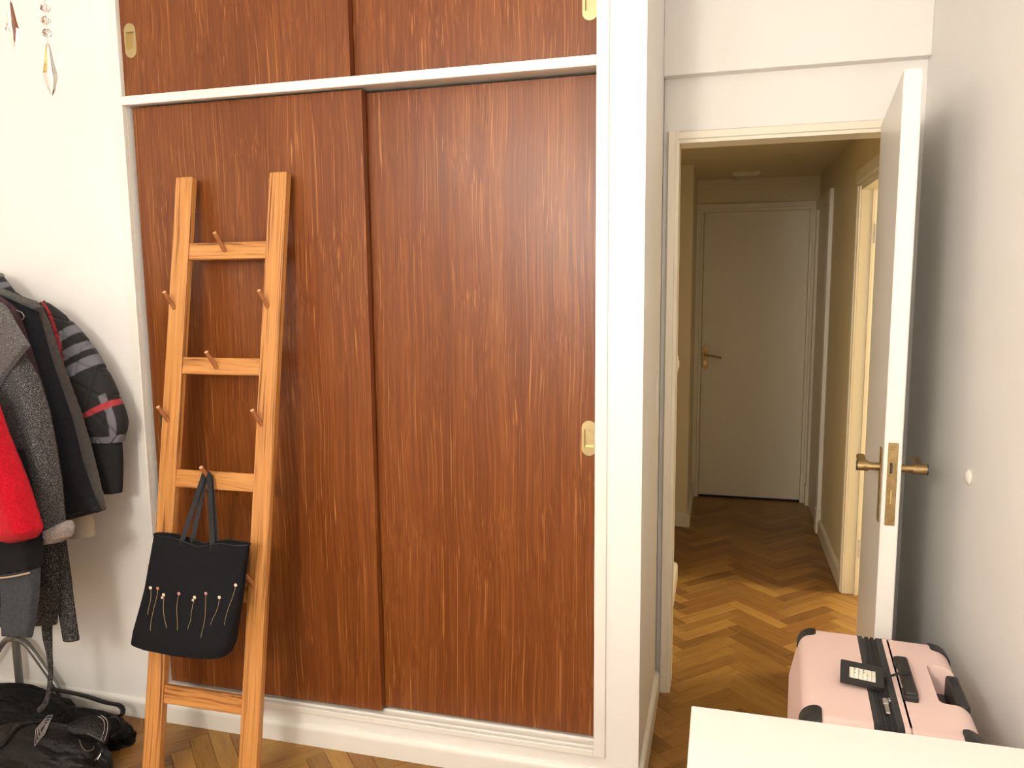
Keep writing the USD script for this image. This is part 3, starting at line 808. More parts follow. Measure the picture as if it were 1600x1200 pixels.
# ------------------------------------------------------------------ chandelier
CH = np.array([-0.9086, -1.5255]); CZ = 2.02
ch = thing('chandelier', 'crystal chandelier with hanging glass drops, at the top left corner', 'chandelier', (CH[0], CH[1], CEIL))
part(ch, 'canopy', place(lathe([(0, 0), (.06, 0), (.06, -.008), (.045, -.022), (.012, -.035), (0, -.035)]), trans(*CH, CEIL)), 'brass_bright')
part(ch, 'chain', cyl((*CH, CEIL - .03), (*CH, CZ + .26), .006, 10), 'brass_bright')
part(ch, 'column', place(lathe([(0, -.10), (.012, -.095), (.028, -.07), (.034, -.045), (.022, -.02), (.014, 0), (.026, .03), (.030, .06), (.016, .10), (.012, .16), (.024, .20), (.014, .25), (0, .262)]), trans(*CH, CZ)), 'brass_bright')


def drop(x, y, ztip, L, w, a=0.4):
    """faceted teardrop prism, eight sided, point down."""
    prof = [(.0006, 1.0), (.10, .985), (.16, .93), (.36, .60), (.5, .42), (.5, .36), (.3, .16), (.012, 0.0)]
    m = lathe([(max(rr, .002) * w if i else .0006, zz * L) for i, (rr, zz) in enumerate(prof)], 8)
    m.apply_transform(rotz(a)); m.apply_translation((x, y, ztip)); return m


def bead(x, y, z, r=.0055, a=0.0):
    m = lathe([(.0005, -.8 * r), (.55 * r, -.75 * r), (r, -.25 * r), (r, .25 * r), (.55 * r, .75 * r), (.0005, .8 * r)], 8)
    m.apply_transform(rotz(a)); m.apply_translation((x, y, z)); return m


R_ARM = .285
A0 = math.radians(39.6)
for k in range(6):
    a = A0 + k * PI / 3
    ca, sa = math.cos(a), math.sin(a)
    px_, py_ = CH[0] + R_ARM * ca, CH[1] + R_ARM * sa
    pts = spline([(CH[0] + q * ca, CH[1] + q * sa, CZ + zz) for q, zz in ((.012, .03), (.08, -.045), (.17, -.075), (.25, -.05), (R_ARM, -.01))], 18)
    arm = part(ch, 'arm', tube(pts, .0055, 10), 'brass_bright')
    part(arm, 'drip_dish', place(lathe([(.0, -.012), (.012, -.010), (.034, -.002), (.050, .006), (.051, .008), (.034, .002), (.012, -.005), (0, -.006)], 20), trans(px_, py_, CZ)), 'crystal')
    part(arm, 'candle_sleeve', cyl((px_, py_, CZ - .004), (px_, py_, CZ + .062), .011, 16), 'candle_white')
    part(arm, 'bulb', place(lathe([(0, .0), (.008, .001), (.0135, .016), (.0155, .030), (.0125, .046), (.005, .062), (.0005, .070)], 16), trans(px_, py_, CZ + .063)), 'bulb_glow')
    # drops round the dish: long strand outwards, short ones between
    for q in range(5):
        b = a + 2 * PI * q / 5 + (.21 if q == 1 else 0)
        dx, dy = px_ + .050 * math.cos(b), py_ + .050 * math.sin(b)
        zt = CZ + .004
        if q == 0 or (k == 0 and q == 0):
            n = 8; tip = 1.787; L = .068
            for i in range(n):
                part(arm, 'crystal_bead', bead(dx, dy, tip + L + .012 + i * .0155, .0062, i * .5), 'crystal', smooth=False)
            part(arm, 'crystal_drop', drop(dx, dy, tip, L, .018), 'crystal', smooth=False)
            part(arm, 'drop_wire', cyl((dx, dy, tip + L - .002), (dx, dy, zt), .0006, 6), 'steel')
        else:
            L = .062; tip = zt - .018 - L - {1: .088, 2: .045, 3: .045}.get(q, .025)
            part(arm, 'crystal_drop', drop(dx, dy, tip, L, .016, b), 'crystal', smooth=False)
            part(arm, 'drop_wire', cyl((dx, dy, tip + L - .002), (dx, dy, zt), .0006, 6), 'steel')
            part(arm, 'crystal_bead', bead(dx, dy, tip + L + .008, .006, b), 'crystal', smooth=False)

# ------------------------------------------------------------------ added fill lamp behind the camera, brightens the whole room
fl_ = thing('added_fill_lamp', 'added fill lamp, a brass stand with a round glowing globe, behind the camera and out of view', 'floor lamp', (-0.55, -2.95, 0))
part(fl_, 'base', place(lathe([(0, 0), (.14, 0), (.14, .012), (.05, .025), (.012, .035), (0, .035)]), trans(-.55, -2.95, 0)), 'brass_bright')
part(fl_, 'pole', cyl((-.55, -2.95, .03), (-.55, -2.95, 1.75), .011), 'brass_bright')
part(fl_, 'globe_holder', place(lathe([(0, -.20), (.02, -.195), (.05, -.172), (.062, -.150), (.058, -.150), (.046, -.168), (0, -.18)]), trans(-.55, -2.95, 1.93)), 'brass_bright')

# ------------------------------------------------------------------ desk
dk = thing('desk', 'white desk with a plain top in the bottom right corner', 'desk', (0.49, -1.35, 0))
part(dk, 'tabletop', box(.172, .812, -1.93, -.7765, .722, .75, .0018), 'desk_white', smooth=False)
part(dk, 'apron', [box(.20, .79, -.83, -.812, .63, .722), box(.20, .79, -1.90, -1.882, .63, .722), box(.20, .215, -1.9, -.82, .63, .722), box(.775, .79, -1.9, -.82, .63, .722)], 'desk_white', smooth=False)
for x in (.20, .75):
    for y in (-1.90, -.852):
        part(dk, 'leg', box(x, x + .04, y, y + .04, 0, .722, .002), 'desk_white', smooth=False)

# ------------------------------------------------------------------ pink suitcase
SW, SL, SH = .335, .465, .662
SCX, SCY, SA = .569, -.397, math.radians(-4.5)
TS = trans(SCX, SCY, 0) @ rotz(SA)
sc = thing('suitcase', 'pink hard-shell suitcase standing behind the white desk', 'suitcase', (SCX, SCY, 0))


def ls(m):
    m = place(join(m), TS); m.fix_normals(); return m


def rounded(x0, x1, y0, y1, z0, z1, r):
    return m3.Manifold.batch_hull([m3.Manifold.sphere(r, 32).translate((x, y, z)) for x in (x0 + r, x1 - r) for y in (y0 + r, y1 - r) for z in (z0 + r, z1 - r)])


Z0 = .055
full = rounded(-SW / 2, SW / 2, -SL / 2, SL / 2, Z0, SH, .034)
bulge = rounded(-SW / 2 - .020, SW / 2 + .012, -SL / 2 + .035, SL / 2 - .035, Z0 + .05, SH - .085, .03)
full = m3.Manifold.batch_hull([full, bulge])
zl, zr = -SW / 2 + .136, -SW / 2 + .192
big = m3.Manifold.cube((2, 2, 2), True)
left = full ^ m3.Manifold.cube((1, 2, 2)).translate((zl - 1, -1, -.5))
right = full ^ m3.Manifold.cube((1, 2, 2)).translate((zr, -1, -.5))
inner = rounded(-SW / 2 + .004, SW / 2 - .004, -SL / 2 + .004, SL / 2 - .004, Z0 + .004, SH - .004, .032) ^ m3.Manifold.cube((zr - zl + .004, 2, 2)).translate((zl - .002, -1, -.5))
# recess of the pull-out handle in the right shell
rec = rounded(SW / 2 - .062, SW / 2 + .05, -.078, .098, SH - .085, SH + .06, .014)
right = right - rec
# vertical flutes on the broad faces
for yy in (-.16, -.08, 0, .08, .16):
    for s, sh in ((-1, 'l'), (1, 'r')):
        cutter = m3.Manifold.cylinder(.40, .012, .012, 20).translate((s * (SW / 2 + .024), yy, Z0 + .08))
        if sh == 'l': left = left - cutter
        elif abs(yy) > .09: right = right - cutter
part(sc, 'front_shell', ls([left]), 'pink_shell', smooth=35)
part(sc, 'back_shell', ls([right]), 'pink_shell', smooth=35)
zb = part(sc, 'zip_band', ls([inner]), 'black_nylon', smooth=35)
ribs = []
for xx, wv in ((zl + .006, .010), (zl + .022, .006), (zl + .034, .006), (zr - .007, .012)):
    ribs.append(full ^ m3.Manifold.cube((wv, 2, 2)).translate((xx - wv / 2, -1, -.5)))
for rb in ribs[:1] + ribs[3:]: part(zb, 'zip_tape', ls([rb]), 'black_nylon', smooth=35)
for rb in ribs[1:3]: part(zb, 'zip_teeth', ls([rb]), 'black_rubber', smooth=35)
pc = np.array([zl + .030, -.115])
part(zb, 'zip_pull', ls([box(pc[0] - .006, pc[0] + .006, pc[1] - .012, pc[1] + .012, SH - .003, SH + .006, .002), box(pc[0] - .004, pc[0] + .005, pc[1] - .048, pc[1] - .010, SH + .001, SH + .005, .0015),
                        box(pc[0] + .006, pc[0] + .012, pc[1] + .004, pc[1] + .018, SH - .002, SH + .005, .0015)]), 'steel')
# pink lip beside the zip
part(sc, 'shell_lip', ls([full ^ m3.Manifold.cube((.004, 2, 2)).translate((zr + .010, -1, -.5)).translate((0, 0, 0))]).copy(), 'pink_recess', smooth=35)
# grab handle on the top
gx = -SW / 2 + .220
hm = rounded(gx - .013, gx + .013, -.085, .088, SH + .001, SH + .017, .006)
gh = part(sc, 'grab_handle', ls([hm, box(gx - .016, gx + .012, .052, .094, SH - .004, SH + .012, .003), box(gx - .016, gx + .012, -.094, -.052, SH - .004, SH + .012, .003)]), 'black_plastic', smooth=35)
# telescopic handle
th_ = part(sc, 'pull_handle', ls([rounded(SW / 2 - .028, SW / 2 - .002, -.070, .066, SH - .058, SH - .003, .007)]), 'black_plastic', smooth=35)
part(th_, 'release_button', ls([box(SW / 2 - .021, SW / 2 - .009, .020, .046, SH - .006, SH + .0005, .002)]), 'black_rubber')
part(th_, 'handle_socket', ls([box(SW / 2 - .060, SW / 2 - .004, -.074, .070, SH - .090, SH - .052, .004)]), 'black_plastic')
# black corner guards
for sx in (-1, 1):
    for sy in (-1, 1):
        gs = rounded(-SW / 2 - .0035, SW / 2 + .0035, -SL / 2 - .0035, SL / 2 + .0035, Z0, SH + .0035, .036)
        ext = (.040, .058)
        cutb = rounded(min(sx * (SW / 2 - ext[0]), sx * (SW / 2 + .1)), max(sx * (SW / 2 - ext[0]), sx * (SW / 2 + .1)), min(sy * (SL / 2 - ext[1]), sy * (SL / 2 + .1)), max(sy * (SL / 2 - ext[1]), sy * (SL / 2 + .1)), SH - .075, SH + .08, .012)
        part(sc, 'corner_guard', ls([gs ^ cutb]), 'black_plastic', smooth=35)
        cutb = m3.Manifold.cube((.07, .07, .09), True).translate((sx * (SW / 2 - .02), sy * (SL / 2 - .02), Z0 + .03))
        part(sc, 'corner_guard', ls([rounded(-SW / 2 - .003, SW / 2 + .003, -SL / 2 - .003, SL / 2 + .003, Z0 - .003, SH, .036) ^ cutb]), 'black_plastic', smooth=35)
        wx, wy = sx * (SW / 2 - .05), sy * (SL / 2 - .06)
        part(sc, 'wheel', ls([cyl((wx - .012, wy, .024), (wx + .012, wy, .024), .024, 24), box(wx - .018, wx + .018, wy - .02, wy + .02, .030, Z0 + .012, .004)]), 'black_rubber')
# luggage tag lying on the shell
tg = thing('luggage_tag', 'black luggage tag with a lined paper card lying on the pink suitcase', 'luggage tag', (SCX - .06, SCY, SH))
TT_ = TS @ trans(zl - .010, -.045, SH + .019) @ rotz(math.radians(-3)) @ trimesh.transformations.rotation_matrix(math.radians(3), [0, 1, 0]) @ trimesh.transformations.rotation_matrix(math.radians(16), [1, 0, 0]) @ np.diag([.80, .86, 1, 1])


def lt(m):
    m = place(join(m), TT_); m.fix_normals(); return m


fr = shapely.box(-.050, -.033, .050, .033).buffer(.004).difference(shapely.box(-.032, -.023, .034, .021))
part(tg, 'tag_frame', lt([extrude(fr, .010, trans(0, 0, -.004))]), 'black_plastic', smooth=30)
part(tg, 'tag_back', lt([box(-.050, .050, -.033, .033, -.006, -.003, .001)]), 'black_plastic', smooth=False)
part(tg, 'name_card', lt([box(-.034, .036, -.025, .023, -.0025, .0022)]), 'tag_paper', smooth=False)
part(tg, 'ruled_line', lt([box(x, x + .0009, -.022, .020 - .004 * (i % 2), .0021, .0026) for i, x in enumerate((-.020, -.009, .002, .013, .024))]), 'tag_ink', smooth=False)
rg = random.Random(3)
part(tg, 'handwriting', lt([box(x + .0018, x + .0018 + rg.uniform(.001, .003), y, y + .0014, .0021, .0026) for x in (-.020, -.009, .002, .013, .024) for y in np.arange(.0, .018, .0022) if rg.random() < .55]), 'tag_ink', smooth=False)
part(tg, 'tag_strap', ls([tube(spline([(zl + .020, -.040, SH + .018), (zl + .034, -.030, SH + .016), (zl + .056, -.010, SH + .013), (gx - .012, -.004, SH + .018), (gx + .008, 0, SH + .0185)], 16), .004, 8, flat=.4)]), 'black_rubber')

# ------------------------------------------------------------------ clothes rack with coats
BX, BZ = -2.19, 1.585
rk = thing('clothes_rack', 'grey tubular clothes rack with curved foot behind the coats', 'clothes rack', (BX, -.5, 0))
part(rk, 'hanging_bar', cyl((BX, -1.02, BZ), (BX, -.05, BZ), .0125, 16), 'rack_metal')
for y in (-.062, -.98):
    part(rk, 'post', cyl((BX - .078, y, .03), (BX - .078, y, BZ), .0135, 16), 'rack_metal')
    part(rk, 'post_bracket', tube(spline([(BX - .078, y, BZ - .05), (BX - .05, y, BZ - .01), (BX, y, BZ)], 10), .011, 12), 'rack_metal')
    ft = [(BX - .078, y, .262), (BX - .048, y, .262), (BX + .0, y, .222), (BX + .05, y, .16), (BX + .09, y, .105), (BX + .12, y, .05), (BX + .135, y, .012)]
    part(rk, 'curved_foot', tube(spline(ft, 30), .0115, 14), 'rack_metal')
    part(rk, 'curved_foot', tube(spline([(2 * (BX - .078) - a, b, c) for a, b, c in ft], 30), .0115, 14), 'rack_metal')
part(rk, 'base_bar', cyl((BX - .078, -.98, .06), (BX - .078, -.062, .06), .0115, 14), 'rack_metal')


def hanger(y, ztop, label, grp, spread=.20, dx=0.0):
    h = thing('coat_hanger', label, 'hanger', (BX, y, ztop - .06), grp)
    hk = [(BX + .017 * math.cos(a), y, BZ + .006 + .017 * math.sin(a)) for a in np.linspace(-.6, PI, 14)] + [(BX - .012, y, BZ - .02), (BX, y, BZ - .04), (BX, y, ztop - .001)]
    part(h, 'hook', tube(spline(hk, 34), .0016, 8), 'steel')
    part(h, 'shoulder_bar', tube(spline([(BX - spread, y, ztop - .13), (BX - spread * .5, y, ztop - .05), (BX, y, ztop), (BX + spread * .5, y, ztop - .05), (BX + spread, y, ztop - .13)], 20), .005, 8), 'steel')


def px(pts, y): return [trace(a, b, y) for a, b in pts]


def mirror_close(right, y, cx=None, top=None):
    """the traced right side of a garment, completed on the left by its mirror image about the rack bar."""
    R = px(right, y); c = BX if cx is None else cx
    return R + [(2 * c - x, z) for x, z in R[::-1]]


def sleeve(ctr, y, rad, flat=.62, wr=.05, n=40, m=28, seed=0):
    """loft of ellipses down a traced centre line; returns mesh, v along, angle."""
    P = np.array([(trace(a, b, y)[0], y, trace(a, b, y)[1]) for a, b in ctr])
    t = np.r_[0, np.cumsum(np.linalg.norm(np.diff(P, axis=0), axis=1))]; t /= t[-1]
    from scipy.interpolate import PchipInterpolator
    q = np.linspace(0, 1, n)
    C = PchipInterpolator(t, P)(q); Rr = PchipInterpolator(t, np.array(rad) / F_PX * 2.75)(q)
    T = np.gradient(C, axis=0); T /= np.linalg.norm(T, axis=1, keepdims=True)
    B = np.tile([0, -1.0, 0], (n, 1)); A = np.cross(T, B); A *= np.sign(A[:, :1]); A /= np.linalg.norm(A, axis=1, keepdims=True)
    th = np.arange(m) * 2 * PI / m
    Vv, vs, an = [], [], []
    for i in range(n):
        nz = 1 + wr * (meshkit.noise(np.stack([np.cos(th) * 1.5 + 5, np.sin(th) * 1.5, np.full(m, q[i] * 9)], 1), seed) - .5) * 2
        for j in range(m):
            Vv.append(C[i] + Rr[i] * nz[j] * (A[i] * math.cos(th[j]) + flat * B[i] * math.sin(th[j]))); vs.append(q[i]); an.append(th[j])
    Ff = []
    for i in range(n - 1):
        for j in range(m):
            a, b, c, d = i * m + j, i * m + (j + 1) % m, (i + 1) * m + (j + 1) % m, (i + 1) * m + j
            Ff += [[a, b, c], [a, c, d]]
    Vv += [C[0], C[-1]]; vs += [0, 1]; an += [0, 0]
    for j in range(m):
        Ff += [[len(Vv) - 2, (j + 1) % m, j], [len(Vv) - 1, (n - 1) * m + j, (n - 1) * m + (j + 1) % m]]
    me = trimesh.Trimesh(np.array(Vv), Ff, process=False); me.fix_normals()
    return me, np.array(vs), np.array(an)


BLK, GRY, RED_ = np.array([.0095, .0092, .0098]), np.array([.145, .14, .165]), np.array([.40, .030, .040])


def plaid(v, w):
    """print of the quilted sleeve: v along the arm, w across (-1..1)."""
    c = np.tile(BLK, (len(v), 1))
    for a, b in ((.25, .315), (.37, .43), (.475, .54)): c[(v > a) & (v < b)] = GRY
    c[(v > .955)] = GRY
    c[(np.abs(w - .74) < .12) & (v > .72)] = GRY
    c[(np.abs(w - (.86 - 2.15 * v)) < .10)] = RED_
    c[(np.abs(v - .80) < .018)] = RED_
    return c


# quilted plaid jacket nearest the wall
Y = -.13
pj = thing('plaid_jacket', 'black quilted jacket with grey and red plaid stripes, hanging nearest the wall', 'jacket', (BX, Y, .8))
sm, v, a = sleeve([(62, 478), (84, 508), (108, 545), (132, 590), (150, 630), (162, 660), (166, 690)], Y, [12, 24, 33, 38, 39, 38, 27], n=150, m=96, wr=.03, flat=.60)
w = np.cos(a)
q1, q2 = (v * 5.2 + w * 1.1) % 1, (v * 5.2 - w * 1.1) % 1
dq = np.minimum(np.minimum(q1, 1 - q1), np.minimum(q2, 1 - q2))
vn = sm.vertex_normals
sm.vertices = sm.vertices - vn * (.006 * np.exp(-(dq / .05) ** 2))[:, None]
part(pj, 'sleeve', sm, 'plaid_quilt', tint=plaid(v, w))
part(pj, 'ribbed_cuff', sleeve([(166, 686), (170, 720), (177, 770)], Y, [24, 22, 14], n=20, m=40, wr=.02)[0], 'rib_knit')
ol = mirror_close([(-22, 436), (10, 446), (40, 466), (70, 482), (100, 520), (112, 600), (112, 700), (100, 760)], Y)
bm_ = puff(ol, Y, .05, step=.012, wrinkle=.004)
vx = bm_.vertices; u_ = (vx[:, 0] * 7) % 1; zz = (vx[:, 2] * 5) % 1
tc = np.tile(BLK, (len(vx), 1)); tc[(zz < .12) | ((zz > .22) & (zz < .34))] = GRY; tc[u_ < .08] = RED_
part(pj, 'body', bm_, 'plaid_quilt', tint=tc)
hm_ = puff(mirror_close([(-30, 418), (0, 424), (11, 433), (22, 447), (36, 468), (20, 480)], Y), Y - .012, .07, step=.006, wrinkle=.006, edge=.03)
vx = hm_.vertices; d_ = vx[:, 0] * .72 - vx[:, 2] * .69
s1 = (d_ * 11.0) % 1; s2_ = ((vx[:, 0] * .69 + vx[:, 2] * .72) * 14) % 1
tc = np.tile(BLK, (len(vx), 1)); tc[(s1 > .30) & (s1 < .52)] = GRY; tc[(s1 > .75)] = GRY; tc[s2_ < .16] = RED_
part(pj, 'hood', hm_, 'plaid_quilt', tint=tc)

# cream knit, only the hem shows
Y = -.185
ck = thing('cream_cardigan', 'cream knitted cardigan peeping out below the charcoal coat', 'cardigan', (BX, Y, .75))
part(ck, 'body', puff(mirror_close([(0, 470), (30, 485), (60, 540), (90, 640), (105, 760), (100, 800), (20, 810)], Y), Y, .035, step=.014), 'cream_knit')
part(ck, 'sleeve', sleeve([(60, 510), (92, 640), (112, 740), (124, 836)], Y, [20, 21, 22, 23], flat=.5)[0], 'cream_knit')
part(ck, 'cuff', sleeve([(121, 806), (127, 838)], Y, [25, 24], n=10, flat=.5)[0], 'cream_knit')

# charcoal coat
Y = -.245
cc = thing('charcoal_coat', 'charcoal wool coat with a grey sleeve, between the tweed coat and the plaid jacket', 'coat', (BX, Y, .8))
part(cc, 'sleeve', puff(px([(52, 470), (66, 478), (80, 510), (100, 570), (128, 646), (143, 696), (156, 748), (166, 796), (150, 802), (120, 700), (85, 580), (50, 500)], Y + .032), Y + .032, .05, edge=.03, wrinkle=.003, step=.006), 'grey_wool')
part(cc, 'body', puff(mirror_close([(-30, 446), (0, 452), (35, 464), (56, 473), (64, 500), (84, 570), (112, 650), (130, 720), (146, 770), (160, 798), (110, 812), (50, 818)], Y), Y, .055, edge=.03, wrinkle=.007), 'charcoal_wool')
part(cc, 'collar', puff(px([(-40, 440), (0, 449), (30, 461), (58, 471), (66, 480), (58, 487), (40, 479), (10, 466), (-40, 455)], Y - .030), Y - .030, .022, edge=.015, wrinkle=.002, step=.005), 'grey_wool')
part(cc, 'hem_stitch', tube(np.array([(*[trace(110, 803, Y)[0]], Y - .034, trace(110, 803, Y)[1]), (trace(135, 797, Y)[0], Y - .033, trace(135, 797, Y)[1]), (trace(156, 791, Y)[0], Y - .014, trace(156, 791, Y)[1])]), .0012, 6), 'grey_wool')
hanger(Y - .040, 1.53, 'bent silver wire hanger at the neck of the charcoal coat', None, .14)
lp_ = np.array([(*[trace(a, b, Y - .075)[0]], Y - .075, trace(a, b, Y - .075)[1]) for a, b in ((16, 484), (26, 486), (34, 489), (37, 494), (36, 498), (33, 500))])
part(stage.GetPrimAtPath('/World/coat_hanger'), 'wire_loop', tube(spline(lp_, 16), .0022, 8), 'steel')

# plum blouse sliver
Y = -.31
pb = thing('plum_blouse', 'dark plum blouse edge just behind the grey tweed coat', 'blouse', (BX, Y, .8))
part(pb, 'body', puff(mirror_close([(-40, 455), (0, 462), (28, 482), (50, 545), (70, 610), (84, 690), (94, 770), (60, 800)], Y), Y, .026, edge=.03, wrinkle=.006, step=.012), 'plum_cloth')
part(pb, 'collar', puff(px([(-20, 460), (6, 466), (22, 480), (40, 520), (32, 528), (14, 496), (-20, 480)], Y - .03), Y - .03, .015, edge=.01, wrinkle=.002, step=.006), 'plum_cloth')

# long boucle coat (tail, hanging sleeve and belt show)
Y = -.36
bc = thing('boucle_coat', 'long grey boucle coat whose hem and sleeve hang below the tweed coat', 'coat', (BX, Y, .45))
part(bc, 'body', puff(mirror_close([(-60, 470), (-20, 490), (20, 560), (50, 680), (70, 790), (90, 850), (93, 920), (90, 976), (52, 979), (0, 980)], Y), Y, .04, edge=.03, wrinkle=.008), 'boucle')
part(bc, 'sleeve', sleeve([(60, 700), (80, 800), (93, 870), (101, 930), (111, 1000)], Y + .02, [13, 15, 13.5, 13, 12.5], flat=.55)[0], 'boucle')
bp_ = [(74, 972, 9), (74, 995, 8), (77, 1020, 5), (79, 1050, 4.2), (77, 1075, 4), (72, 1096, 4), (60, 1110, 4)]
bpts = [(trace(a, b, Y - .005)[0], Y - .005, max(trace(a, b, Y - .005)[1], .02)) for a, b, r_ in bp_]
part(bc, 'belt', tube(spline(bpts, 30), np.interp(np.linspace(0, 1, 30), np.linspace(0, 1, 7), [r_ / F_PX * 2.6 for *_, r_ in bp_]), 12, flat=.5), 'boucle')

# tweed coat
Y = -.425
tw = thing('tweed_coat', 'salt and pepper grey tweed coat with wide lapel and fluffy cuff, behind the red fleece', 'coat', (BX, Y, .8))
part(tw, 'sleeve', puff(px([(-30, 520), (20, 505), (36, 540), (52, 565), (67, 592), (82, 640), (92, 693), (101, 750), (108, 828), (64, 836), (58, 797), (47, 750), (33, 700), (18, 640), (0, 590)], Y), Y - .01, .08, edge=.035, wrinkle=.005, step=.007), 'tweed')
part(tw, 'body', puff(mirror_close([(-110, 462), (-40, 466), (4, 476), (20, 500), (26, 560), (30, 660), (46, 740), (60, 800), (20, 830)], Y), Y + .012, .055, edge=.03, wrinkle=.006, step=.012), 'tweed')
part(tw, 'lapel', puff(px([(-90, 462), (-20, 466), (4, 473), (14, 484), (30, 512), (48, 540), (34, 556), (14, 582), (0, 606), (-60, 640), (-110, 560)], Y - .062), Y - .062, .022, edge=.012, wrinkle=.004, step=.006), 'tweed_lapel')
part(tw, 'button', place(lathe([(0, 0), (.012, 0), (.013, .003), (.009, .005), (0, .0045)], 20), np.array([[1, 0, 0, trace(-4, 523, Y)[0]], [0, 0, -1, Y - .078], [0, 1, 0, trace(-4, 523, Y)[1]], [0, 0, 0, 1.0]])), 'black_plastic')
cf = puff(px([(62, 822), (86, 818), (109, 812), (115, 824), (112, 838), (98, 846), (76, 849), (62, 846)], Y - .012), Y - .012, .085, edge=.02, wrinkle=.010, wscale=(70, 70), step=.005)
part(tw, 'fluffy_cuff', cf, 'fluffy_cuff')

# black and slate skirt-coat in front
Y = -.50
sk = thing('slate_tunic', 'slate grey felt tunic with black upper part and frayed hem, below the red fleece', 'tunic', (BX + .1, Y, .45))
part(sk, 'upper', puff(px([(-160, 700), (40, 700), (64, 800), (70, 846), (70, 878), (62, 888), (6, 897), (-170, 905)], Y), Y - .006, .055, edge=.02, wrinkle=.004, step=.009), 'black_wool')
hem = [(6, 890), (64, 882), (62, 930), (56, 970), (51, 994)]
rgf = random.Random(8)
fr_ = [(51 - i * 2.2, 995 + rgf.uniform(-2.5, 3)) for i in range(19)]
part(sk, 'panel', puff(px(hem + fr_ + [(7, 990), (6, 940)], Y), Y, .035, edge=.015, wrinkle=.004, step=.005, round_=.001), 'slate_felt')
part(sk, 'panel', puff(px([(-170, 895), (4, 893), (5, 950), (-170, 960)], Y), Y + .004, .035, edge=.02, wrinkle=.004, step=.012), 'black_wool')
p0, p1, p2 = trace(13, 896, Y), trace(36, 893, Y), trace(61, 889, Y)
part(sk, 'seam_trim', tube(spline([(p0[0], Y - .036, p0[1]), (p1[0], Y - .042, p1[1]), (p2[0], Y - .030, p2[1])], 10), .0028, 8), 'tan_thread')

# red fleece nearest the camera
Y = -.57
rf = thing('red_fleece', 'bright red fleece sleeve and body at the left edge, nearest of the coats', 'fleece', (BX + .1, Y, .85))
RC = -2.05
sl = px([(-112, 505), (-75, 530), (-40, 585), (-6, 622), (4, 650), (14, 680), (28, 715), (46, 760), (58, 798), (67, 828), (58, 840), (32, 847), (0, 840), (-40, 822), (-95, 690), (-125, 570)], Y)
part(rf, 'sleeve', puff(sl, Y, .10, edge=.045, wrinkle=.007, step=.008), 'red_fleece')
part(rf, 'sleeve', puff([(2 * RC - x, z) for x, z in sl], Y, .10, edge=.045, wrinkle=.007, step=.012, seed=2), 'red_fleece')
half = [(.045, 1.505), (.10, 1.495), (.20, 1.455), (.255, 1.38), (.262, 1.22), (.272, 1.0), (.268, .885), (.12, .872)]
part(rf, 'body', puff([(RC + x, z) for x, z in half] + [(RC - x, z) for x, z in half[::-1]], Y + .01, .07, edge=.05, wrinkle=.009, step=.012), 'red_fleece')
part(rf, 'collar', puff([(RC - .085, 1.545), (RC - .04, 1.528), (RC + .04, 1.528), (RC + .085, 1.545), (RC + .10, 1.49), (RC + .05, 1.455), (RC, 1.43), (RC - .05, 1.455), (RC - .10, 1.49)], Y - .022, .035, edge=.02, wrinkle=.003, step=.007), 'red_fleece')
part(rf, 'zip', box(RC - .004, RC + .004, Y - .040, Y - .030, .885, 1.44, .001), 'dark_metal')
for yy, zt, what in ((-.13, 1.535, 'plaid jacket'), (-.185, 1.50, 'cream cardigan'), (-.31, 1.52, 'plum blouse'), (-.36, 1.50, 'long boucle coat'), (-.425, 1.53, 'grey tweed coat'), (-.50, 1.40, 'slate tunic'), (-.57, 1.50, 'red fleece')):
    hanger(yy + .004, zt, f'wire hanger that holds the {what} from inside', None, .15)

# ------------------------------------------------------------------ bags on the floor
def lump(c, r, seed, amp=.10, fs=4.0, e=.75, floor=0.0, vs=None):
    """slouching bag: squarish ellipsoid with folds, flat where it meets the floor."""
    m = trimesh.creation.icosphere(5, 1.0)
    d = m.vertices.copy()
    s = np.sign(d) * np.abs(d) ** e
    s /= np.linalg.norm(s, axis=1, keepdims=True) ** .55
    f = meshkit.fbm(d * fs + 7 * seed, 4, seed) - .5
    ridge = 1 - np.abs(meshkit.fbm(d * np.array([fs * .8, fs * .8, fs * .5]) + 3.1 * seed, 3, seed + 5) * 2 - 1)
    k = 1 + amp * f * 1.4 + amp * .7 * (ridge - .7)
    v = s * k[:, None] * np.array(r) + np.array(c)
    low = v[:, 2] < floor; v[low, 2] = floor
    m.vertices = v
    return m


nb = thing('nylon_duffel', 'limp black nylon duffel lying against the wall under the coats', 'bag', (-2.18, -.20, 0))
part(nb, 'bag_body', lump((-2.15, -.195, .03), (.27, .105, .120), 3, amp=.16, fs=3.2, floor=.001), 'dark_nylon', smooth=60)
part(nb, 'side_pocket', lump((-1.90, -.165, .015), (.21, .075, .070), 6, amp=.16, fs=3.0, floor=.001), 'dark_nylon', smooth=60)
Yb = -.095
hp = [(78, 1076), (110, 1081), (150, 1090), (180, 1097), (197, 1104), (199, 1109), (192, 1113), (178, 1113), (150, 1108)]
part(nb, 'loop_handle', tube(spline([(trace(a, b, Yb)[0], Yb - .004 * i, max(trace(a, b, Yb)[1], .012)) for i, (a, b) in enumerate(hp)], 40), .010, 10, flat=.45), 'black_leather')
lb = thing('leather_handbag', 'slouchy black leather handbag with grey stitching on the floor at bottom left', 'bag', (-1.88, -.36, 0))
lm = lump((-1.855, -.362, .035), (.242, .105, .118), 11, amp=.14, fs=2.6, floor=.001)
part(lb, 'bag_body', lm, 'black_leather', smooth=60)
lt_ = cKDTree(lm.vertices)
lv = lm.vertices


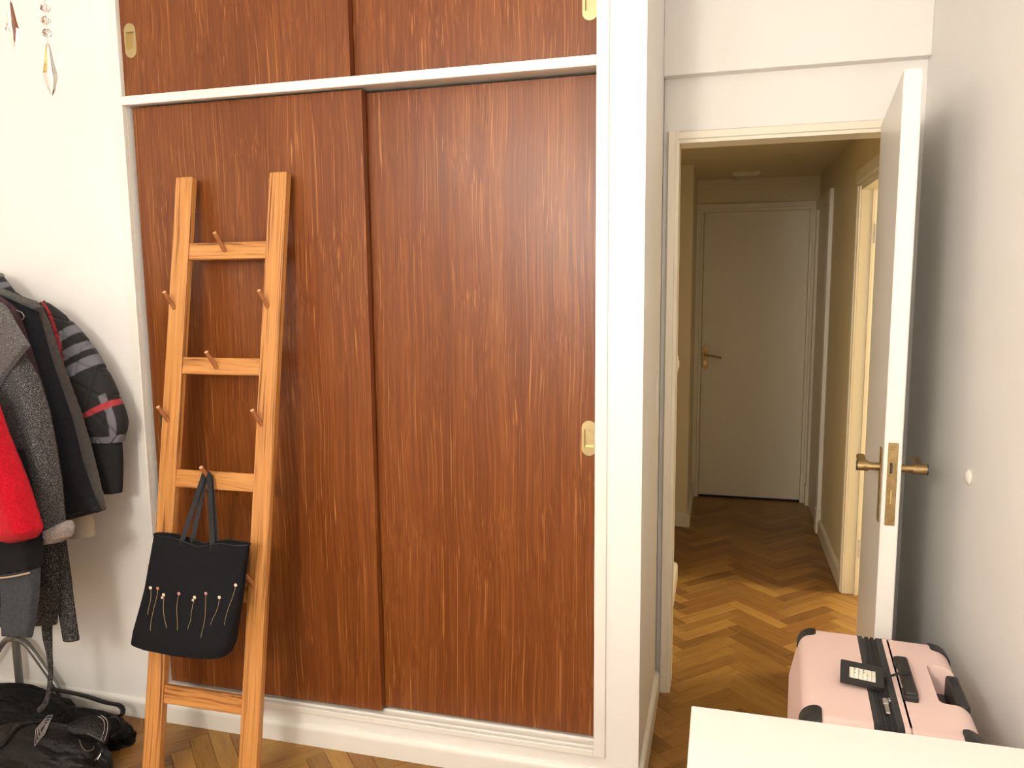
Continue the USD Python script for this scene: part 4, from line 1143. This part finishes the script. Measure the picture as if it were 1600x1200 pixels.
def ray_on(mesh_v, a, b):
    """the bag's surface point that lies in this direction (nearest vertex to the sight line, front side)."""
    d = FWD + RIGHT * (a - 800) / F_PX - UP * (b - 600) / F_PX
    d = d / np.linalg.norm(d); q = mesh_v - EYE; tt = q @ d
    off = np.linalg.norm(q - tt[:, None] * d, axis=1)
    k = np.where(off < off.min() + .006)[0]
    j = k[np.argmin(tt[k])]
    return mesh_v[j] - d * .0025


def stitch(pts, parent, rad=.0011, mt='stitch_grey', name='stitching', n=30, v=lv):
    P = np.array([ray_on(v, a, b) for a, b in pts])
    part(parent, name, tube(spline(P, n) if len(P) > 2 else P, rad, 6), mt)


def on_patch(pts, lift=.006, v=lv):
    """points of a small flat patch that lies on the bag."""
    H = np.array([ray_on(v, a, b) for a, b in pts]); c = H.mean(0)
    n = (EYE - c); n /= np.linalg.norm(n); n = n * .8 + np.array([0, 0, .45]); n /= np.linalg.norm(n)
    c = c + n * (((H - c) @ n).max() * .6 + lift); out = []
    for a, b in pts:
        d = FWD + RIGHT * (a - 800) / F_PX - UP * (b - 600) / F_PX
        out.append(EYE + d * ((c - EYE) @ n) / (d @ n))
    return np.array(out), n


_dia = [(82, 1118), (74, 1119), (56, 1140), (54, 1166), (70, 1146)]
_dp, _dn = on_patch(_dia)
_m = np.vstack([_dp, _dp - _dn * .012]); part(lb, 'leather_patch', trimesh.Trimesh(_m + (_m - _m.mean(0)) * .12).convex_hull, 'black_leather', smooth=False)
_dc = _dp.mean(0)
for k_, q in enumerate((1.0, .76, .54, .32)):
    P = _dc + (np.vstack([_dp, _dp[:1]]) - _dc) * q + _dn * .0012
    part(lb, 'diamond_stitch', join(*[tube(P[i:i + 2], .0008, 6) for i in range(len(P) - 1)]), 'stitch_grey')
for k_, q in enumerate(()):
    cx_, cy_ = 68, 1140
    dia = [(82, 1118), (74, 1119), (56, 1140), (54, 1166), (70, 1146), (82, 1118)]
    dd = [(cx_ + (a - cx_) * q, cy_ + (b - cy_) * q) for a, b in dia]
    P = np.array([ray_on(lv, a, b) for a, b in dd])
    part(lb, 'diamond_stitch', join(*[tube(P[i:i + 2], .0008, 6) for i in range(len(P) - 1)]), 'stitch_grey')
# flap with a cut corner and double stitching, raised from the leather
fo = [(96, 1136), (118, 1124), (140, 1118), (160, 1116), (172, 1124), (174, 1140), (170, 1156), (165, 1167), (150, 1158), (134, 1150), (110, 1150)]
P, n_ = on_patch(fo, .002)
c_ = P.mean(0); ring_out = P + n_ * .009; base = P - n_ * .006
vv = np.vstack([ring_out, base, c_ + n_ * .016, c_]); ff = []
nn = len(P)
for i in range(nn):
    j = (i + 1) % nn
    ff += [[i, j, 2 * nn], [i, i + nn, j], [j, i + nn, j + nn], [j + nn, i + nn, 2 * nn + 1]]
fm = trimesh.Trimesh(vv, ff, process=False); fm.fix_normals(); fm = fm.subdivide_loop(2) if hasattr(fm, 'subdivide_loop') else fm
fp = part(lb, 'flap', fm, 'black_leather', smooth=50)
fv = fm.vertices
top_ = c_ + n_ * .017


def flap_line(pts, rad, mt):
    out = []
    for a, b in pts:
        d = FWD + RIGHT * (a - 800) / F_PX - UP * (b - 600) / F_PX
        h = EYE + d * ((c_ - EYE) @ n_) / (d @ n_)
        r_ = np.clip(np.linalg.norm(h - c_) / np.linalg.norm(P - c_, axis=1).mean(), 0, 1)
        out.append(h + n_ * (.014 - .006 * r_))
    part(fp, 'stitching', tube(spline(out, 24), rad, 6), mt)


for off in (0, 5):
    flap_line([(158 - off, 1120 + off * .3), (167 - off, 1128), (168 - off, 1142), (163 - off, 1159 - off * .4)], .0012, 'stitch_grey')
flap_line([(161, 1160), (149, 1154), (136, 1148)], .0010, 'stitch_tan')
pkt = [(126, 1154), (128, 1164), (135, 1170), (143, 1169), (150, 1164)]
stitch(pkt, lb, .0014, 'stitch_tan', 'pocket_piping')
z0_ = ray_on(lv, 162, 1170); z1_ = ray_on(lv, 152, 1188)
part(lb, 'zip_pull', tube(np.array([z0_ + n_ * .004, z0_ * .5 + z1_ * .5 + np.array([.004, 0, 0]) + n_ * .007, z1_ + n_ * .004, z1_ + np.array([.010, 0, .004]) + n_ * .004, z0_ * .4 + z1_ * .6 + np.array([.014, 0, .01]) + n_ * .006]), .0012, 6), 'steel')
stitch([(30, 1130), (18, 1142), (8, 1154), (0, 1164)], lb, .0014, 'stitch_tan', 'seam_piping')
sp = [ray_on(lv, 172, 1118), None, None, None, None]
x0_, z0w = trace(184, 1120, -.27); x1_, z1w = trace(190, 1130, -.27); x2_, z2w = trace(186, 1142, -.27); x3_, z3w = trace(179, 1148, -.27)
part(lb, 'side_strap', tube(spline([(x0_ - .02, -.28, z0w), (x0_ + .004, -.27, z0w - .004), (x1_, -.27, z1w), (x2_, -.27, max(z2w, .03)), (x3_, -.285, max(z3w, .02))], 20), .006, 8, flat=.5), 'black_leather')
hb = [ray_on(lv, 72, 1108), ray_on(lv, 55, 1118), ray_on(lv, 35, 1130), ray_on(lv, 10, 1152), ray_on(lv, -15, 1170)]
part(lb, 'shoulder_strap', tube(spline(np.array(hb) + n_ * .005, 24), .008, 10, flat=.5), 'black_leather')
